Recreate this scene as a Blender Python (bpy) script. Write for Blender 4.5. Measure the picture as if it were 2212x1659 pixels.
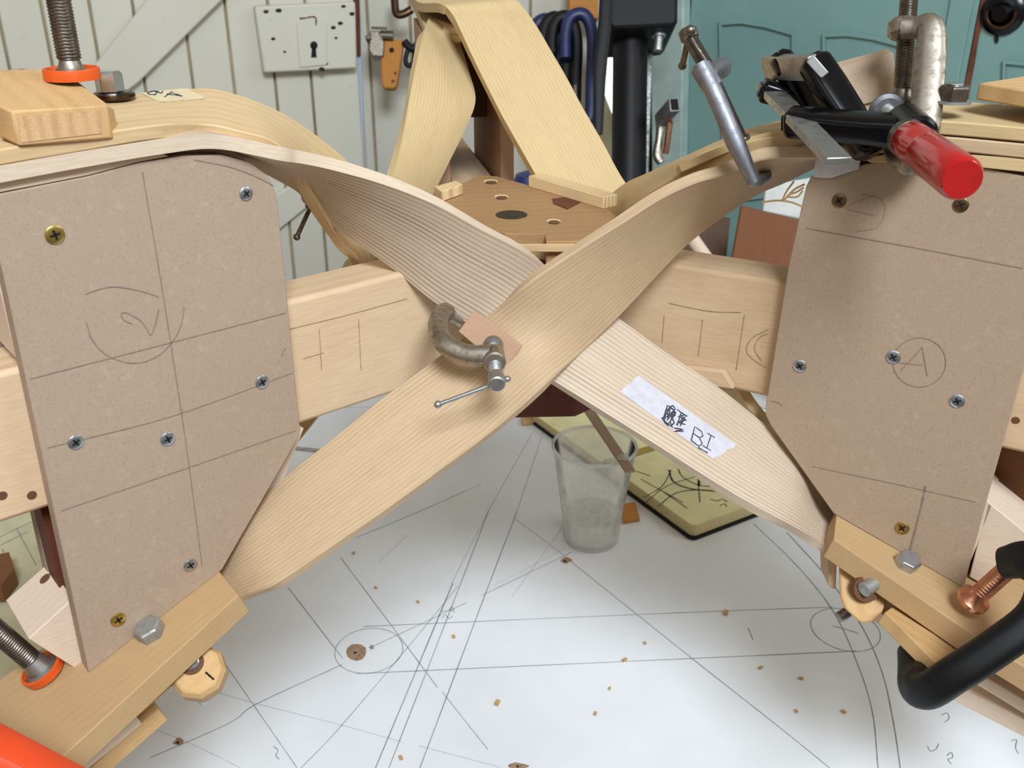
import bpy, math, random
import numpy as np
random.seed(7)
for o in list(bpy.data.objects): bpy.data.objects.remove(o)
COL = bpy.context.scene.collection

# ---------------------------------------------------------------- camera, world, lights, exposure
FPX, PITCH, CAMH = 2110.0, math.radians(25), 0.63          # focal length in pixels of the 2212 wide frame
cam_data = bpy.data.cameras.new('camera'); cam = bpy.data.objects.new('camera', cam_data); COL.objects.link(cam)
cam.location = (0, 0, CAMH); cam.rotation_euler = (math.pi/2-PITCH, 0, 0)
cam_data.sensor_fit = 'HORIZONTAL'; cam_data.sensor_width = 36; cam_data.lens = 36*FPX/2212
cam_data.clip_start = .02; cam_data.clip_end = 100
cam_data.dof.use_dof = True; cam_data.dof.focus_distance = .62; cam_data.dof.aperture_fstop = 20
bpy.context.scene.camera = cam
vs = bpy.context.scene.view_settings
vs.view_transform = 'Standard'; vs.look = 'None'; vs.gamma = 1; vs.use_curve_mapping = False; vs.exposure = -0.23

world = bpy.data.worlds.new('world'); bpy.context.scene.world = world; world.use_nodes = True
bg = world.node_tree.nodes['Background']; bg.inputs[0].default_value = (1.0, .87, .68, 1); bg.inputs[1].default_value = .37

def area_light(name, loc, target, size, energy, color):
    d = bpy.data.lights.new(name, 'AREA'); d.shape = 'RECTANGLE'; d.size, d.size_y = size; d.energy = energy; d.color = color
    o = bpy.data.objects.new(name, d); COL.objects.link(o); o.location = loc
    v = np.array(target, float)-np.array(loc, float)
    import mathutils
    o.rotation_euler = mathutils.Vector(v).to_track_quat('-Z', 'Y').to_euler(); return o
area_light('daylight_from_workshop_window', (0.42, -1.15, 2.15), (0.0, .65, .3), (.9, .7), 104, (.80, .90, 1.0))
area_light('added_fill_from_left', (-1.6, -1.2, 1.7), (0.1, .7, .35), (1.3, 1.0), 8, (.86, .93, 1.0))  # unseen soft fill, added to lift the right form panel
area_light('daylight_from_side_window', (2.4, 0.6, 1.9), (0.2, 1.4, .4), (1.4, 1.2), 22, (.92, .97, 1.0))

# ---------------------------------------------------------------- geometry of the place
C0 = np.array([0, 0, CAMH]); RX = np.array([1., 0, 0])
FW = np.array([0, math.cos(PITCH), -math.sin(PITCH)]); UP = np.array([0, math.sin(PITCH), math.cos(PITCH)])
Z = np.array([0, 0, 1.])
def A(*p): return np.array(p, float)
def ray(x, y): return RX*(x-1106)/FPX+UP*(829.5-y)/FPX+FW
def at(x, y, d): return C0+ray(x, y)*d
def hit(x, y, q, n):
    r = ray(x, y); return C0+r*(np.dot(q-C0, n)/np.dot(r, n))
def onT(x, y, z=0.0): return hit(x, y, A(0, 0, z), Z)
def unit(v): return v/np.linalg.norm(v)
def frame(x, y, d, az):
    a = math.radians(az); u = A(math.sin(a), math.cos(a), 0); n = A(math.cos(a), -math.sin(a), 0)
    if n[1] > 0: n = -n
    return at(x, y, d), n, u
qL, nL, uL = frame(350, 900, .55, 50)        # plane of the left form panel
qR, nR, uR = frame(1930, 771, .60, -60); uR = -uR
qL0 = A(qL[0], qL[1], 0); qR0 = A(qR[0], qR[1], 0)
def LP(s, n, z): return qL0+uL*s+nL*n+Z*z
def RP(s, n, z): return qR0+uR*s+nR*n+Z*z
def onL(x, y, off=0.0): return hit(x, y, qL+nL*off, nL)
def onR(x, y, off=0.0): return hit(x, y, qR+nR*off, nR)
# sloping undersides of the two forms
QL = onL(480, 1230); eL = unit(QL-onL(190, 1455)); NL = unit(np.cross(eL, nL)); NL = NL if NL[2] > 0 else -NL
QR = onR(1800, 1110); eR = unit(QR-onR(2080, 1270)); NR = unit(np.cross(eR, nR)); NR = NR if NR[2] > 0 else -NR
def LI(a, n, h): return QL+eL*a+nL*n+NL*h      # along slope, towards viewer, above slope
def RI(a, n, h): return QR+eR*a+nR*n+NR*h
def onLI(x, y, h=0.0): return hit(x, y, QL+NL*h, NL)
def onRI(x, y, h=0.0): return hit(x, y, QR+NR*h, NR)
# hub and third arm
HUB = A(0.0, .695, 0); azB = math.radians(-11); uB = A(math.sin(azB), math.cos(azB), 0); nB = A(math.cos(azB), -math.sin(azB), 0)
def BP(s, n, z): return HUB+uB*s+nB*n+Z*z      # s outward from the hub, n to the right

# ---------------------------------------------------------------- helpers
WO = {}
def new(name, v, f, mat, parent=None, g=None, bevel=0.0, smooth=35, origin=None, seg=2):
    v = np.array(v, float)
    if parent is not None: org = WO[parent]
    elif origin is not None: org = A(*origin)
    else: org = A((v[:, 0].min()+v[:, 0].max())/2, (v[:, 1].min()+v[:, 1].max())/2, v[:, 2].min())
    me = bpy.data.meshes.new(name); me.from_pydata([tuple(p) for p in v-org], [], [list(q) for q in f]); me.validate()
    bm_fix(me)
    if g is not None:
        at_ = me.attributes.new('gco', 'FLOAT_VECTOR', 'POINT')
        at_.data.foreach_set('vector', np.array(g, float).ravel())
    me.materials.append(M[mat] if isinstance(mat, str) else mat)
    if smooth:
        for p in me.polygons: p.use_smooth = True
        me.set_sharp_from_angle(angle=math.radians(smooth))
    o = bpy.data.objects.new(name, me); COL.objects.link(o); WO[o] = org
    if parent is not None: o.parent = parent
    else: o.location = tuple(org)
    if bevel:
        b = o.modifiers.new('bevel', 'BEVEL'); b.width = bevel; b.segments = seg; b.limit_method = 'ANGLE'; b.angle_limit = math.radians(40)
        b.harden_normals = False
    return o
def bm_fix(me):
    import bmesh
    bm = bmesh.new(); bm.from_mesh(me); bmesh.ops.recalc_face_normals(bm, faces=bm.faces); bm.to_mesh(me); bm.free()
def thing(name, label, cat, loc, group=None):
    o = bpy.data.objects.new(name, None); COL.objects.link(o); o.location = tuple(loc); o.empty_display_size = .02; WO[o] = A(*loc)
    return tag(o, label, cat, group)
def tag(o, label, cat, group=None, kind=None):
    o['label'] = label; o['category'] = cat
    if group: o['group'] = group
    if kind: o['kind'] = kind
    return o
def struct(o): o['kind'] = 'structure'; return o
def lab(o, l): o['label'] = l; return o
def basis(g):
    g = unit(g); t = np.cross(g, Z)
    t = unit(t) if np.linalg.norm(t) > .05 else unit(np.cross(g, A(0, 1, 0)))
    return g, t, np.cross(g, t)
def gc(v, grain, off=None):
    g, t1, t2 = basis(grain); off = A(random.random()*9, random.random()*9, random.random()*9) if off is None else off
    v = np.array(v); return np.stack([v@g, v@t1, v@t2], 1)+off
def prism(pts, vec):
    n = len(pts); pts = [A(*p) for p in pts]; v = pts+[p+vec for p in pts]
    f = [list(range(n)), list(range(2*n-1, n-1, -1))]+[[i, (i+1) % n, n+(i+1) % n, n+i] for i in range(n)]
    return v, f
def join(*parts):
    V, F = [], []
    for v, f in parts:
        k = len(V); V += [A(*p) for p in v]; F += [[i+k for i in q] for q in f]
    return V, F
def board(name, pts, vec, mat, parent=None, grain=None, bevel=.0006, **kw):
    v, f = prism(pts, vec)
    return new(name, v, f, mat, parent, gc(v, grain if grain is not None else A(*pts[1])-A(*pts[0])), bevel, smooth=30, **kw)
def boxm(c, x, y, z):                           # centre and three half axes
    c, x, y, z = A(*c), A(*x), A(*y), A(*z)
    return prism([c-x-y-z, c+x-y-z, c+x+y-z, c-x+y-z], 2*z)
def lathe(base, axis, prof, n=24, phase=0.0, close=True):
    ax, t1, t2 = basis(A(*axis)); base = A(*base); V, F = [], []
    for r, h in prof:
        for k in range(n):
            a = 2*math.pi*k/n+phase; V.append(base+ax*h+(t1*math.cos(a)+t2*math.sin(a))*r)
    for i in range(len(prof)-1):
        for k in range(n): F.append([i*n+k, i*n+(k+1) % n, (i+1)*n+(k+1) % n, (i+1)*n+k])
    if close: F.append(list(range(n))[::-1]); F.append([(len(prof)-1)*n+k for k in range(n)])
    return V, F
def cyl(p, q, r, n=20, r2=None, ch=0.0):
    p, q = A(*p), A(*q); L = np.linalg.norm(q-p); r2 = r if r2 is None else r2
    pr = [(r-ch, 0), (r, ch), (r2, L-ch), (r2-ch, L)] if ch else [(r, 0), (r2, L)]
    return lathe(p, q-p, pr, n)
def ball(c, r, n=14):
    return lathe(A(*c)-Z*r, Z, [(max(r*math.sin(math.pi*k/8), 1e-5), r-r*math.cos(math.pi*k/8)) for k in range(9)], n)
def thread(p, q, r, pitch, depth=None, n=20):
    p, q = A(*p), A(*q); L = np.linalg.norm(q-p); ax, t1, t2 = basis(q-p); depth = depth or pitch*.45
    m = int(L/pitch*6)+1; V, F = [], []
    for i in range(m+1):
        h = L*i/m
        for k in range(n):
            ph = (h/pitch-k/n) % 1.0; rr = r-depth*abs(2*ph-1); a = 2*math.pi*k/n
            V.append(p+ax*h+(t1*math.cos(a)+t2*math.sin(a))*rr)
    for i in range(m):
        for k in range(n): F.append([i*n+k, i*n+(k+1) % n, (i+1)*n+(k+1) % n, (i+1)*n+k])
    F.append(list(range(n))[::-1]); F.append([m*n+k for k in range(n)])
    return V, F
def cat(pts, m):
    pts = np.array(pts, float); n = len(pts); out = []
    d = [0.0]
    for i in range(1, n): d.append(d[-1]+max(np.linalg.norm(pts[i]-pts[i-1]), 1e-6)**.5)
    P = [2*pts[0]-pts[1]]+list(pts)+[2*pts[-1]-pts[-2]]
    for i in range(n-1):
        p0, p1, p2, p3 = P[i:i+4]
        for k in range(m):
            t = k/m; out.append(.5*((2*p1)+(-p0+p2)*t+(2*p0-5*p1+4*p2-p3)*t*t+(-p0+3*p1-3*p2+p3)*t**3))
    out.append(pts[-1]); return np.array(out)
def sweep(pts, a, b, up, n=14, m=5, power=2.6, cap=True):
    """tube along a smooth path; a,b half sizes (lists or numbers): a along 'up' cross direction, b along up"""
    P = cat(pts, m) if m else np.array(pts, float); N = len(P)
    f = lambda x, i: x if not hasattr(x, '__len__') else float(np.interp(i/(N-1)*(len(x)-1), range(len(x)), x))
    V, F = [], []
    for i in range(N):
        t = unit(P[min(i+1, N-1)]-P[max(i-1, 0)]); s = unit(np.cross(t, up)); w = np.cross(s, t)
        for k in range(n):
            th = 2*math.pi*k/n; c, d = math.cos(th), math.sin(th)
            c2 = math.copysign(abs(c)**(2/power), c); d2 = math.copysign(abs(d)**(2/power), d)
            V.append(P[i]+s*c2*f(a, i)+w*d2*f(b, i))
    for i in range(N-1):
        for k in range(n): F.append([i*n+k, i*n+(k+1) % n, (i+1)*n+(k+1) % n, (i+1)*n+k])
    if cap: F.append(list(range(n))[::-1]); F.append([(N-1)*n+k for k in range(n)])
    return V, F
def ribbon(pts, w, nrm, closed=False):
    """thin pencil or pen stroke lying on a surface with normal nrm"""
    P = [A(*p) for p in pts]; V, F = [], []
    for i, p in enumerate(P):
        t = P[min(i+1, len(P)-1)]-P[max(i-1, 0)]; s = np.cross(nrm, t); L = np.linalg.norm(s); s = s/L if L > 1e-9 else s
        ww = w*(.75+.5*random.random()); V += [p+s*ww/2, p-s*ww/2]
    for i in range(len(P)-1): F.append([2*i, 2*i+1, 2*i+3, 2*i+2])
    return V, F
def dens(pts, m=6): return list(cat(pts, m)) if len(pts) > 2 else [A(*pts[0])+(A(*pts[1])-A(*pts[0]))*k/20 for k in range(21)]

# ---------------------------------------------------------------- materials
M = {}
def lin(c):
    return tuple(((x/255)/12.92 if x/255 <= .04045 else ((x/255+.055)/1.055)**2.4) for x in c)+(1,)
class NT:
    def __init__(s, name):
        s.m = bpy.data.materials.new(name); s.m.use_nodes = True; s.t = s.m.node_tree
        s.b = s.t.nodes['Principled BSDF']; s.out = s.t.nodes['Material Output']; M[name] = s.m
    def n(s, ty, **kw):
        o = s.t.nodes.new(ty)
        for k, v in kw.items(): setattr(o, k, v)
        return o
    def l(s, a, b): s.t.links.new(a, b)
    def attr(s): return s.n('ShaderNodeAttribute', attribute_name='gco').outputs['Vector']
    def obj(s): return s.n('ShaderNodeTexCoord').outputs['Object']
    def mp(s, v, sc):
        m = s.n('ShaderNodeMapping'); s.l(v, m.inputs['Vector']); m.inputs['Scale'].default_value = sc; return m.outputs[0]
    def noise(s, v, scale=1, detail=3, rough=.55, dist=0):
        o = s.n('ShaderNodeTexNoise'); s.l(v, o.inputs['Vector']); o.inputs['Scale'].default_value = scale
        o.inputs['Detail'].default_value = detail; o.inputs['Roughness'].default_value = rough; o.inputs['Distortion'].default_value = dist
        return o.outputs['Fac']
    def rng(s, x, a, b, c, d):
        o = s.n('ShaderNodeMapRange'); s.l(x, o.inputs[0])
        for i, q in enumerate((a, b, c, d)): o.inputs[i+1].default_value = q
        return o.outputs[0]
    def math(s, op, a, b):
        o = s.n('ShaderNodeMath', operation=op)
        for i, x in enumerate((a, b)):
            if isinstance(x, (int, float)): o.inputs[i].default_value = x
            else: s.l(x, o.inputs[i])
        return o.outputs[0]
    def mix(s, fac, a, b, mode='MIX'):
        o = s.n('ShaderNodeMix', data_type='RGBA', blend_type=mode)
        for i, x in ((0, fac), (6, a), (7, b)):
            if isinstance(x, (int, float)): o.inputs[i].default_value = x
            elif isinstance(x, tuple): o.inputs[i].default_value = x
            else: s.l(x, o.inputs[i])
        return o.outputs[2]
    def bump(s, h, strength=.2, dist=.001):
        o = s.n('ShaderNodeBump'); o.inputs['Strength'].default_value = strength; o.inputs['Distance'].default_value = dist
        s.l(h, o.inputs['Height']); s.l(o.outputs[0], s.b.inputs['Normal'])
    def col(s, c):
        if isinstance(c, tuple): s.b.inputs['Base Color'].default_value = c
        else: s.l(c, s.b.inputs['Base Color'])
    def set(s, **kw):
        for k, v in kw.items(): s.b.inputs[k.replace('_', ' ')].default_value = v
        return s
def wood(name, light, dark, period=.004, contrast=.6, rough=.6, stretch=.05, dist=2.0, tint=None, fibre=.12, sharp=1.6):
    s = NT(name); v = s.attr()
    w = s.n('ShaderNodeTexWave', wave_type='BANDS', bands_direction='Y', wave_profile='SIN')
    s.l(s.mp(v, (stretch, 1, .6)), w.inputs['Vector'])
    w.inputs['Scale'].default_value = 2*math.pi/period/20; w.inputs['Distortion'].default_value = dist
    w.inputs['Detail'].default_value = 3; w.inputs['Detail Scale'].default_value = .25; w.inputs['Detail Roughness'].default_value = .6
    var = s.rng(s.noise(s.mp(v, (3, 60, 60)), 1, 2), .3, .75, .25, 1.0)
    wv = s.math('MULTIPLY', s.math('POWER', w.outputs['Fac'], sharp), var)
    c = s.mix(s.math('MULTIPLY', wv, contrast), lin(light), lin(dark))
    big = s.noise(s.mp(v, (5, 14, 14)), 1, 3)
    c = s.mix(s.rng(big, .35, .75, 0, .55), c, lin(tint or tuple(int(x*.9) for x in light)))
    fb = s.noise(s.mp(v, (60, 1800, 1800)), 1, 2)
    fk = s.rng(fb, .25, .75, 1-fibre, 1+fibre)
    h = s.n('ShaderNodeHueSaturation'); s.l(c, h.inputs['Color']); s.l(fk, h.inputs['Value'])
    s.col(h.outputs[0]); s.set(Roughness=rough, Specular_IOR_Level=.25); s.bump(s.math('ADD', fb, s.math('MULTIPLY', wv, .5)), .12, .0006)
    return s
def speck(name, base, dark, light, s1=700, s2=160, rough=.75, amt=.35):
    s = NT(name); v = s.obj()
    a = s.noise(v, s1, 2, .6); b = s.noise(v, s2, 3, .6); c3 = s.noise(v, 14, 2)
    c = s.mix(s.rng(a, .52, .72, 0, amt), lin(base), lin(dark)); c = s.mix(s.rng(b, .56, .75, 0, amt), c, lin(light))
    c = s.mix(s.rng(c3, .3, .7, 0, .3), c, lin(tuple(int(x*.93) for x in base)))
    c = s.mix(s.rng(s.noise(v, 800, 1), .76, .80, 0, .45), c, lin(tuple(int(x*.55) for x in base)))
    s.col(c); s.set(Roughness=rough); s.bump(a, .08, .0004); return s
def metal(name, base, dark, rough=.35, scale=120, amt=.5, metallic=1.0):
    s = NT(name); v = s.obj(); a = s.noise(v, scale, 4, .65)
    s.col(s.mix(s.rng(a, .4, .7, 0, amt), lin(base), lin(dark))); s.set(Metallic=metallic)
    s.l(s.rng(a, .3, .7, rough*.8, min(1, rough*1.4)), s.b.inputs['Roughness']); s.bump(a, .1, .0005); return s
def plain(name, c, rough=.6, metallic=0.0, amt=.12, scale=30, **kw):
    s = NT(name); a = s.noise(s.obj(), scale, 3)
    s.col(s.mix(s.rng(a, .3, .7, 0, 1), lin(c), lin(tuple(int(x*(1-amt)) for x in c)))); s.set(Roughness=rough, Metallic=metallic, **kw); return s

wood('ash_front', (196, 168, 134), (154, 124, 94), .0030, .62, tint=(190, 162, 128), dist=.7, stretch=.03)
wood('ash_grey', (190, 165, 140), (134, 106, 86), .0040, .7, tint=(176, 148, 124), dist=1.2)
wood('ash_pale', (208, 188, 164), (140, 110, 90), .0032, .85, tint=(192, 168, 144), dist=.7, stretch=.03)
wood('ash_yellow', (200, 174, 130), (168, 136, 92), .0032, .55, tint=(206, 178, 130), dist=.6, stretch=.03)
wood('ash_top', (202, 172, 130), (176, 138, 94), .009, .6, tint=(222, 196, 152), dist=3.0)
wood('pine_beam', (212, 184, 150), (190, 148, 100), .012, .55, stretch=.03, dist=3.0, tint=(204, 172, 138))
wood('pine_block', (204, 166, 116), (176, 132, 86), .011, .5, stretch=.05, dist=2.5, tint=(194, 154, 104))
wood('beech', (184, 152, 110), (166, 132, 90), .006, .35, stretch=.03, dist=2, tint=(174, 140, 98), fibre=.08)
wood('end_grain', (206, 168, 124), (156, 110, 72), .0065, .7, stretch=.3, dist=6, tint=(196, 154, 110), fibre=.2)
wood('plywood_edge', (222, 194, 148), (160, 122, 80), .0036, .8, stretch=.02, dist=.3, tint=(214, 184, 136))
wood('plywood_face', (164, 128, 88), (138, 102, 66), .012, .4, stretch=.05, dist=3, tint=(152, 116, 76))
wood('pale_block', (222, 200, 178), (206, 180, 154), .006, .4, stretch=.05, dist=2, tint=(214, 190, 164))
wood('stick_wood', (162, 136, 114), (136, 112, 92), .004, .4, tint=(150, 126, 104))
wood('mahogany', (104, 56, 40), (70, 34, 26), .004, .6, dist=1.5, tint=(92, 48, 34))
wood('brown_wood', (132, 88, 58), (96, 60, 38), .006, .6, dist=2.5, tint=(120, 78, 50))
wood('orange_wood', (190, 128, 60), (160, 98, 44), .008, .4, dist=2)
wood('hardboard', (122, 74, 42), (108, 64, 36), .02, .3, dist=4, tint=(112, 66, 38))
wood('dark_wood', (92, 66, 48), (68, 46, 34), .01, .4, dist=2)
speck('mdf', (168, 146, 125), (126, 105, 86), (190, 170, 148))
speck('mdf_right', (168, 144, 120), (126, 102, 82), (190, 168, 144))
speck('mdf_edge', (176, 142, 104), (150, 118, 84), (196, 164, 126))
speck('mdf_pad', (178, 140, 112), (140, 104, 80), (196, 160, 132))
plain('pencil', (142, 122, 106), .8, amt=.15, scale=400)
plain('pencil_soft', (164, 140, 112), .8, amt=.2, scale=400)
plain('graphite', (146, 148, 154), .7, amt=.35, scale=500)
plain('graphite_faint', (188, 190, 197), .7, amt=.15, scale=500)
plain('pen_ink', (52, 52, 66), .6)
metal('zinc', (196, 204, 214), (120, 132, 150), .3, 300, .5)
metal('brass', (206, 178, 104), (140, 112, 56), .32, 300, .5)
metal('dull_brass', (128, 106, 74), (70, 56, 40), .38, 300, .6)
metal('steel', (186, 187, 186), (124, 122, 116), .42, 160, .6)
metal('dark_steel', (132, 124, 114), (70, 60, 52), .36, 260, .7)
metal('cast_iron', (176, 168, 154), (112, 98, 82), .42, 260, .8)
metal('chrome', (228, 230, 234), (180, 182, 188), .22, 60, .4)
metal('bronze', (96, 72, 56), (50, 38, 32), .3, 100, .6)
metal('copper', (224, 160, 130), (150, 84, 60), .28, 120, .6)
metal('galvanised', (172, 172, 168), (128, 128, 124), .5, 220, .7, .7)
metal('aluminium', (150, 150, 155), (104, 104, 110), .48, 140, .6)
plain('black_enamel', (9, 9, 12), .2, amt=.3, Specular_IOR_Level=.3)
plain('black_paint', (12, 12, 14), .5, amt=.3, Specular_IOR_Level=.3)
plain('red_varnish', (186, 12, 18), .2, amt=.12, Coat_Weight=.6, Coat_Roughness=.06)
plain('orange_plastic', (232, 92, 24), .4, amt=.1)
plain('orange_paint', (230, 74, 30), .45, amt=.12)
plain('blue_paint', (34, 46, 104), .4, amt=.3)
plain('black_gap', (18, 16, 15), .9)
plain('cream_page', (236, 228, 174), .8, amt=.08)
plain('gutter_gold', (176, 150, 76), .8)
plain('page_side', (220, 206, 154), .8, amt=.2, scale=900)
plain('floor_grey', (108, 98, 88), .9, amt=.3, scale=6)
plain('white_plain', (214, 214, 208), .7, amt=.08)
plain('cream_paper', (214, 206, 170), .8, amt=.08)
plain('torn_brown', (176, 142, 112), .9, amt=.3, scale=300)
plain('wood_chip', (206, 166, 112), .8, amt=.2)
plain('blue_grey_edge', (198, 210, 228), .7, amt=.05)
plain('rust', (120, 70, 44), .9, amt=.4)
plain('table_grey', (150, 154, 158), .7, amt=.2, scale=40)
plain('groove_tan', (186, 168, 130), .8, amt=.3, scale=8)
plain('teal_light', (176, 196, 188), .6, amt=.1)
plain('wool', (190, 150, 100), .9)
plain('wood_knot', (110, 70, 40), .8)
plain('dark_bore', (66, 48, 28), .9, amt=.5, scale=200)
plain('masking_tape', (204, 200, 206), .8, amt=.06, scale=200)
plain('masking_tape_cream', (216, 198, 158), .8, amt=.06, scale=200)
def white_boards():
    s = NT('white_boards'); v = s.obj()
    a = s.noise(v, 5, 4); b = s.noise(v, 38, 5, .7)
    c = s.mix(s.rng(a, .35, .7, 0, .5), lin((208, 204, 190)), lin((198, 193, 176)))
    c = s.mix(s.rng(b, .67, .74, 0, .55), c, lin((150, 130, 100)))
    s.col(c); s.set(Roughness=.5); s.bump(a, .1, .002)
white_boards()
def teal():
    s = NT('teal_paint'); v = s.obj(); a = s.noise(v, 3, 4); b = s.noise(v, 45, 5, .7)
    c = s.mix(s.rng(a, .35, .7, 0, 1), lin((130, 164, 158)), lin((114, 150, 146)))
    c = s.mix(s.rng(b, .69, .74, 0, .6), c, lin((70, 92, 88))); s.col(c); s.set(Roughness=.45)
teal()
def sheet():
    s = NT('white_sheet'); v = s.obj(); a = s.noise(v, 9, 4); b = s.noise(v, 120, 4, .7)
    c = s.mix(s.rng(a, .4, .72, 0, .6), lin((229, 230, 232)), lin((216, 217, 220)))
    c = s.mix(s.rng(b, .71, .77, 0, .5), c, lin((170, 166, 160)))
    s.col(c); s.set(Roughness=.55); s.bump(s.noise(v, 500, 2), .06, .0004)
sheet()
def cup_mat(name, clear, milky):
    s = NT(name); v = s.obj()
    tr = s.n('ShaderNodeBsdfTransparent'); tr.inputs[0].default_value = (.97, .97, .95, 1)
    df = s.n('ShaderNodeBsdfTranslucent'); df.inputs[0].default_value = (.98, .97, .95, 1)
    dd = s.n('ShaderNodeBsdfDiffuse'); dd.inputs[0].default_value = (.97, .96, .94, 1)
    gl = s.n('ShaderNodeBsdfGlossy'); gl.inputs['Roughness'].default_value = .12
    m0 = s.n('ShaderNodeMixShader'); m0.inputs[0].default_value = .4; s.l(df.outputs[0], m0.inputs[1]); s.l(dd.outputs[0], m0.inputs[2])
    m1 = s.n('ShaderNodeMixShader'); s.l(s.rng(s.noise(v, 45, 4, .65), .35, .7, clear, milky), m1.inputs[0])
    s.l(tr.outputs[0], m1.inputs[1]); s.l(m0.outputs[0], m1.inputs[2])
    fr = s.n('ShaderNodeFresnel'); fr.inputs[0].default_value = 1.18
    m2 = s.n('ShaderNodeMixShader'); s.l(fr.outputs[0], m2.inputs[0]); s.l(m1.outputs[0], m2.inputs[1]); s.l(gl.outputs[0], m2.inputs[2])
    s.l(m2.outputs[0], s.out.inputs['Surface'])
cup_mat('cup_plastic', .34, .68); cup_mat('cup_milky', .5, .85)
def glow():
    s = NT('bright_daylight'); a = s.noise(s.obj(), 22, 3)
    c = s.mix(s.rng(a, .4, .6, 0, .8), (1, 1, 1, 1), lin((190, 200, 196)))
    s.l(c, s.b.inputs['Emission Color']); s.b.inputs['Emission Strength'].default_value = 2.2; s.col((.8, .8, .8, 1))
glow()

# ================================================================ SETTING
FLOOR = -.78
struct(new('floor', *boxm((0, 1.0, FLOOR-.02), (3.2, 0, 0), (0, 3.0, 0), (0, 0, .02)), 'floor_grey'))
# --- white boarded door at the left, about two metres away
dq, dn, du = frame(660, 90, 1.95, 70)
def DP(s, z, n=0.0): return A(dq[0], dq[1], 0)+du*s+dn*n+Z*z
def onD(x, y, off=0.0): return hit(x, y, dq+dn*off, dn)
def dco(x, y): p = onD(x, y); return (p-dq)@du
def boards(name, cuts, z0, z1, P, mat, groove=.0045):
    parts = []
    for a, b in zip(cuts[:-1], cuts[1:]):
        parts.append(prism([P(a+groove/2, z0, 0), P(b-groove/2, z0, 0), P(b-groove/2, z1, 0), P(a+groove/2, z1, 0)], -dn*.02))
    v, f = join(*parts); o = new(name, v, f, mat, bevel=.003)
    lab(new('groove_filler', *prism([P(cuts[0]+.01, z0, -.009), P(cuts[-1]-.01, z0, -.009), P(cuts[-1]-.01, z1, -.009), P(cuts[0]+.01, z1, -.009)], -dn*.006), 'groove_tan', o), 'tan stain in the grooves')
    return o
cuts = [dco(-330, 100), dco(-210, 100), dco(-100, 100), dco(10, 100), dco(105, 100), dco(208, 100), dco(300, 100), dco(406, 100), dco(496, 100), dco(597, 200), dco(675, 200), dco(772, 100)]
door1 = struct(boards('door_1', cuts, FLOOR, 1.35, DP, 'white_boards'))
def door_poly(px, off): return [onD(x, y, off) for x, y in px]
lab(board('brace', door_poly([(175, 178), (-40, 330), (60, 360), (300, 178), (480, 0), (600, -120), (440, -120), (318, 0)], .022), -dn*.022, 'white_boards', door1, bevel=.003), 'diagonal white brace')
lab(board('lower_ledge', door_poly([(560, 520), (600, 500), (668, 445), (700, 420), (640, 395), (560, 440)], .012), -dn*.012, 'white_boards', door1, bevel=.003), 'lower white brace')
lock = board('rim_lock', door_poly([(550, 14), (768, 4), (772, 148), (570, 158)], .03), -dn*.03, 'white_boards', door1, bevel=.004)
board('lock_cover', door_poly([(641, 52), (657, 36), (690, 36), (706, 52), (706, 140), (648, 146)], .033), -dn*.003, 'white_boards', lock, bevel=.001)
kh = [onD(678+8*math.cos(a), 96+9*math.sin(a), .0335) for a in np.linspace(-2.2+math.pi/2+2.2-.5, 2*math.pi+math.pi/2-.6, 14)]
v, f = prism([onD(678+8*math.cos(a), 98+9*math.sin(a), .0338) for a in np.linspace(0, 2*math.pi, 15)[:-1]], dn*.0004)
v2, f2 = prism([onD(674, 102, .0338), (onD(672, 124, .0338)), onD(684, 124, .0338), onD(682, 102, .0338)], dn*.0004)
lab(new('keyhole', *join((v, f), (v2, f2)), 'black_gap', lock, smooth=0), 'dark keyhole')
chips = []
for x, y, r in [(575, 25, 5), (602, 23, 6), (615, 112, 3), (590, 84, 4), (720, 60, 5), (735, 50, 5), (726, 82, 3), (705, 138, 4), (695, 150, 6), (760, 30, 5), (650, 40, 3), (742, 14, 4)]:
    chips.append(prism([onD(x+r*math.cos(a)*(1+.4*random.random()), y+r*.7*math.sin(a)*(1+.4*random.random()), .0302) for a in np.linspace(0, 6.28, 9)[:-1]], dn*.0003))
lab(new('paint_chips', *join(*chips), 'dark_bore', lock, smooth=0), 'bare spots where paint has flaked')
rim = [ribbon(dens([onD(653, 40, .0338), onD(680, 37, .0338), onD(683, 55, .0338)]), .0025, dn)]
lab(new('rusty_outline', *join(*rim), 'rust', lock, smooth=0), 'rusty line above the keyhole')
# --- white boarded wall beyond the door
wq, wn, wu = frame(1000, 100, 2.12, 82)
def WP(s, z, n=0.0): return A(wq[0], wq[1], 0)+wu*s+wn*n+Z*z
def onW(x, y, off=0.0): return hit(x, y, wq+wn*off, wn)
def wco(x, y): return (onW(x, y)-wq)@wu
dn_s = dn; dn = wn
wall = struct(boards('wall_back', [wco(772, 100), wco(797, 100), wco(888, 100), wco(985, 100), wco(1146, 30), wco(1235, 100), wco(1300, 100)], FLOOR, 1.5, WP, 'white_boards', .005))
dn = dn_s
struct(board('trim_1', [onW(757, -60, .035), onW(775, -60, .035), onW(790, 420, .035), onW(771, 420, .035)], -wn*.03, 'blue_grey_edge', bevel=.002))
v, f = sweep([onW(770, -10, .04), onW(772, 60, .04), onW(773, 120, .04)], .006, .004, wn, m=2)
struct(new('trim_2', v, f, 'rust'))
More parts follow.
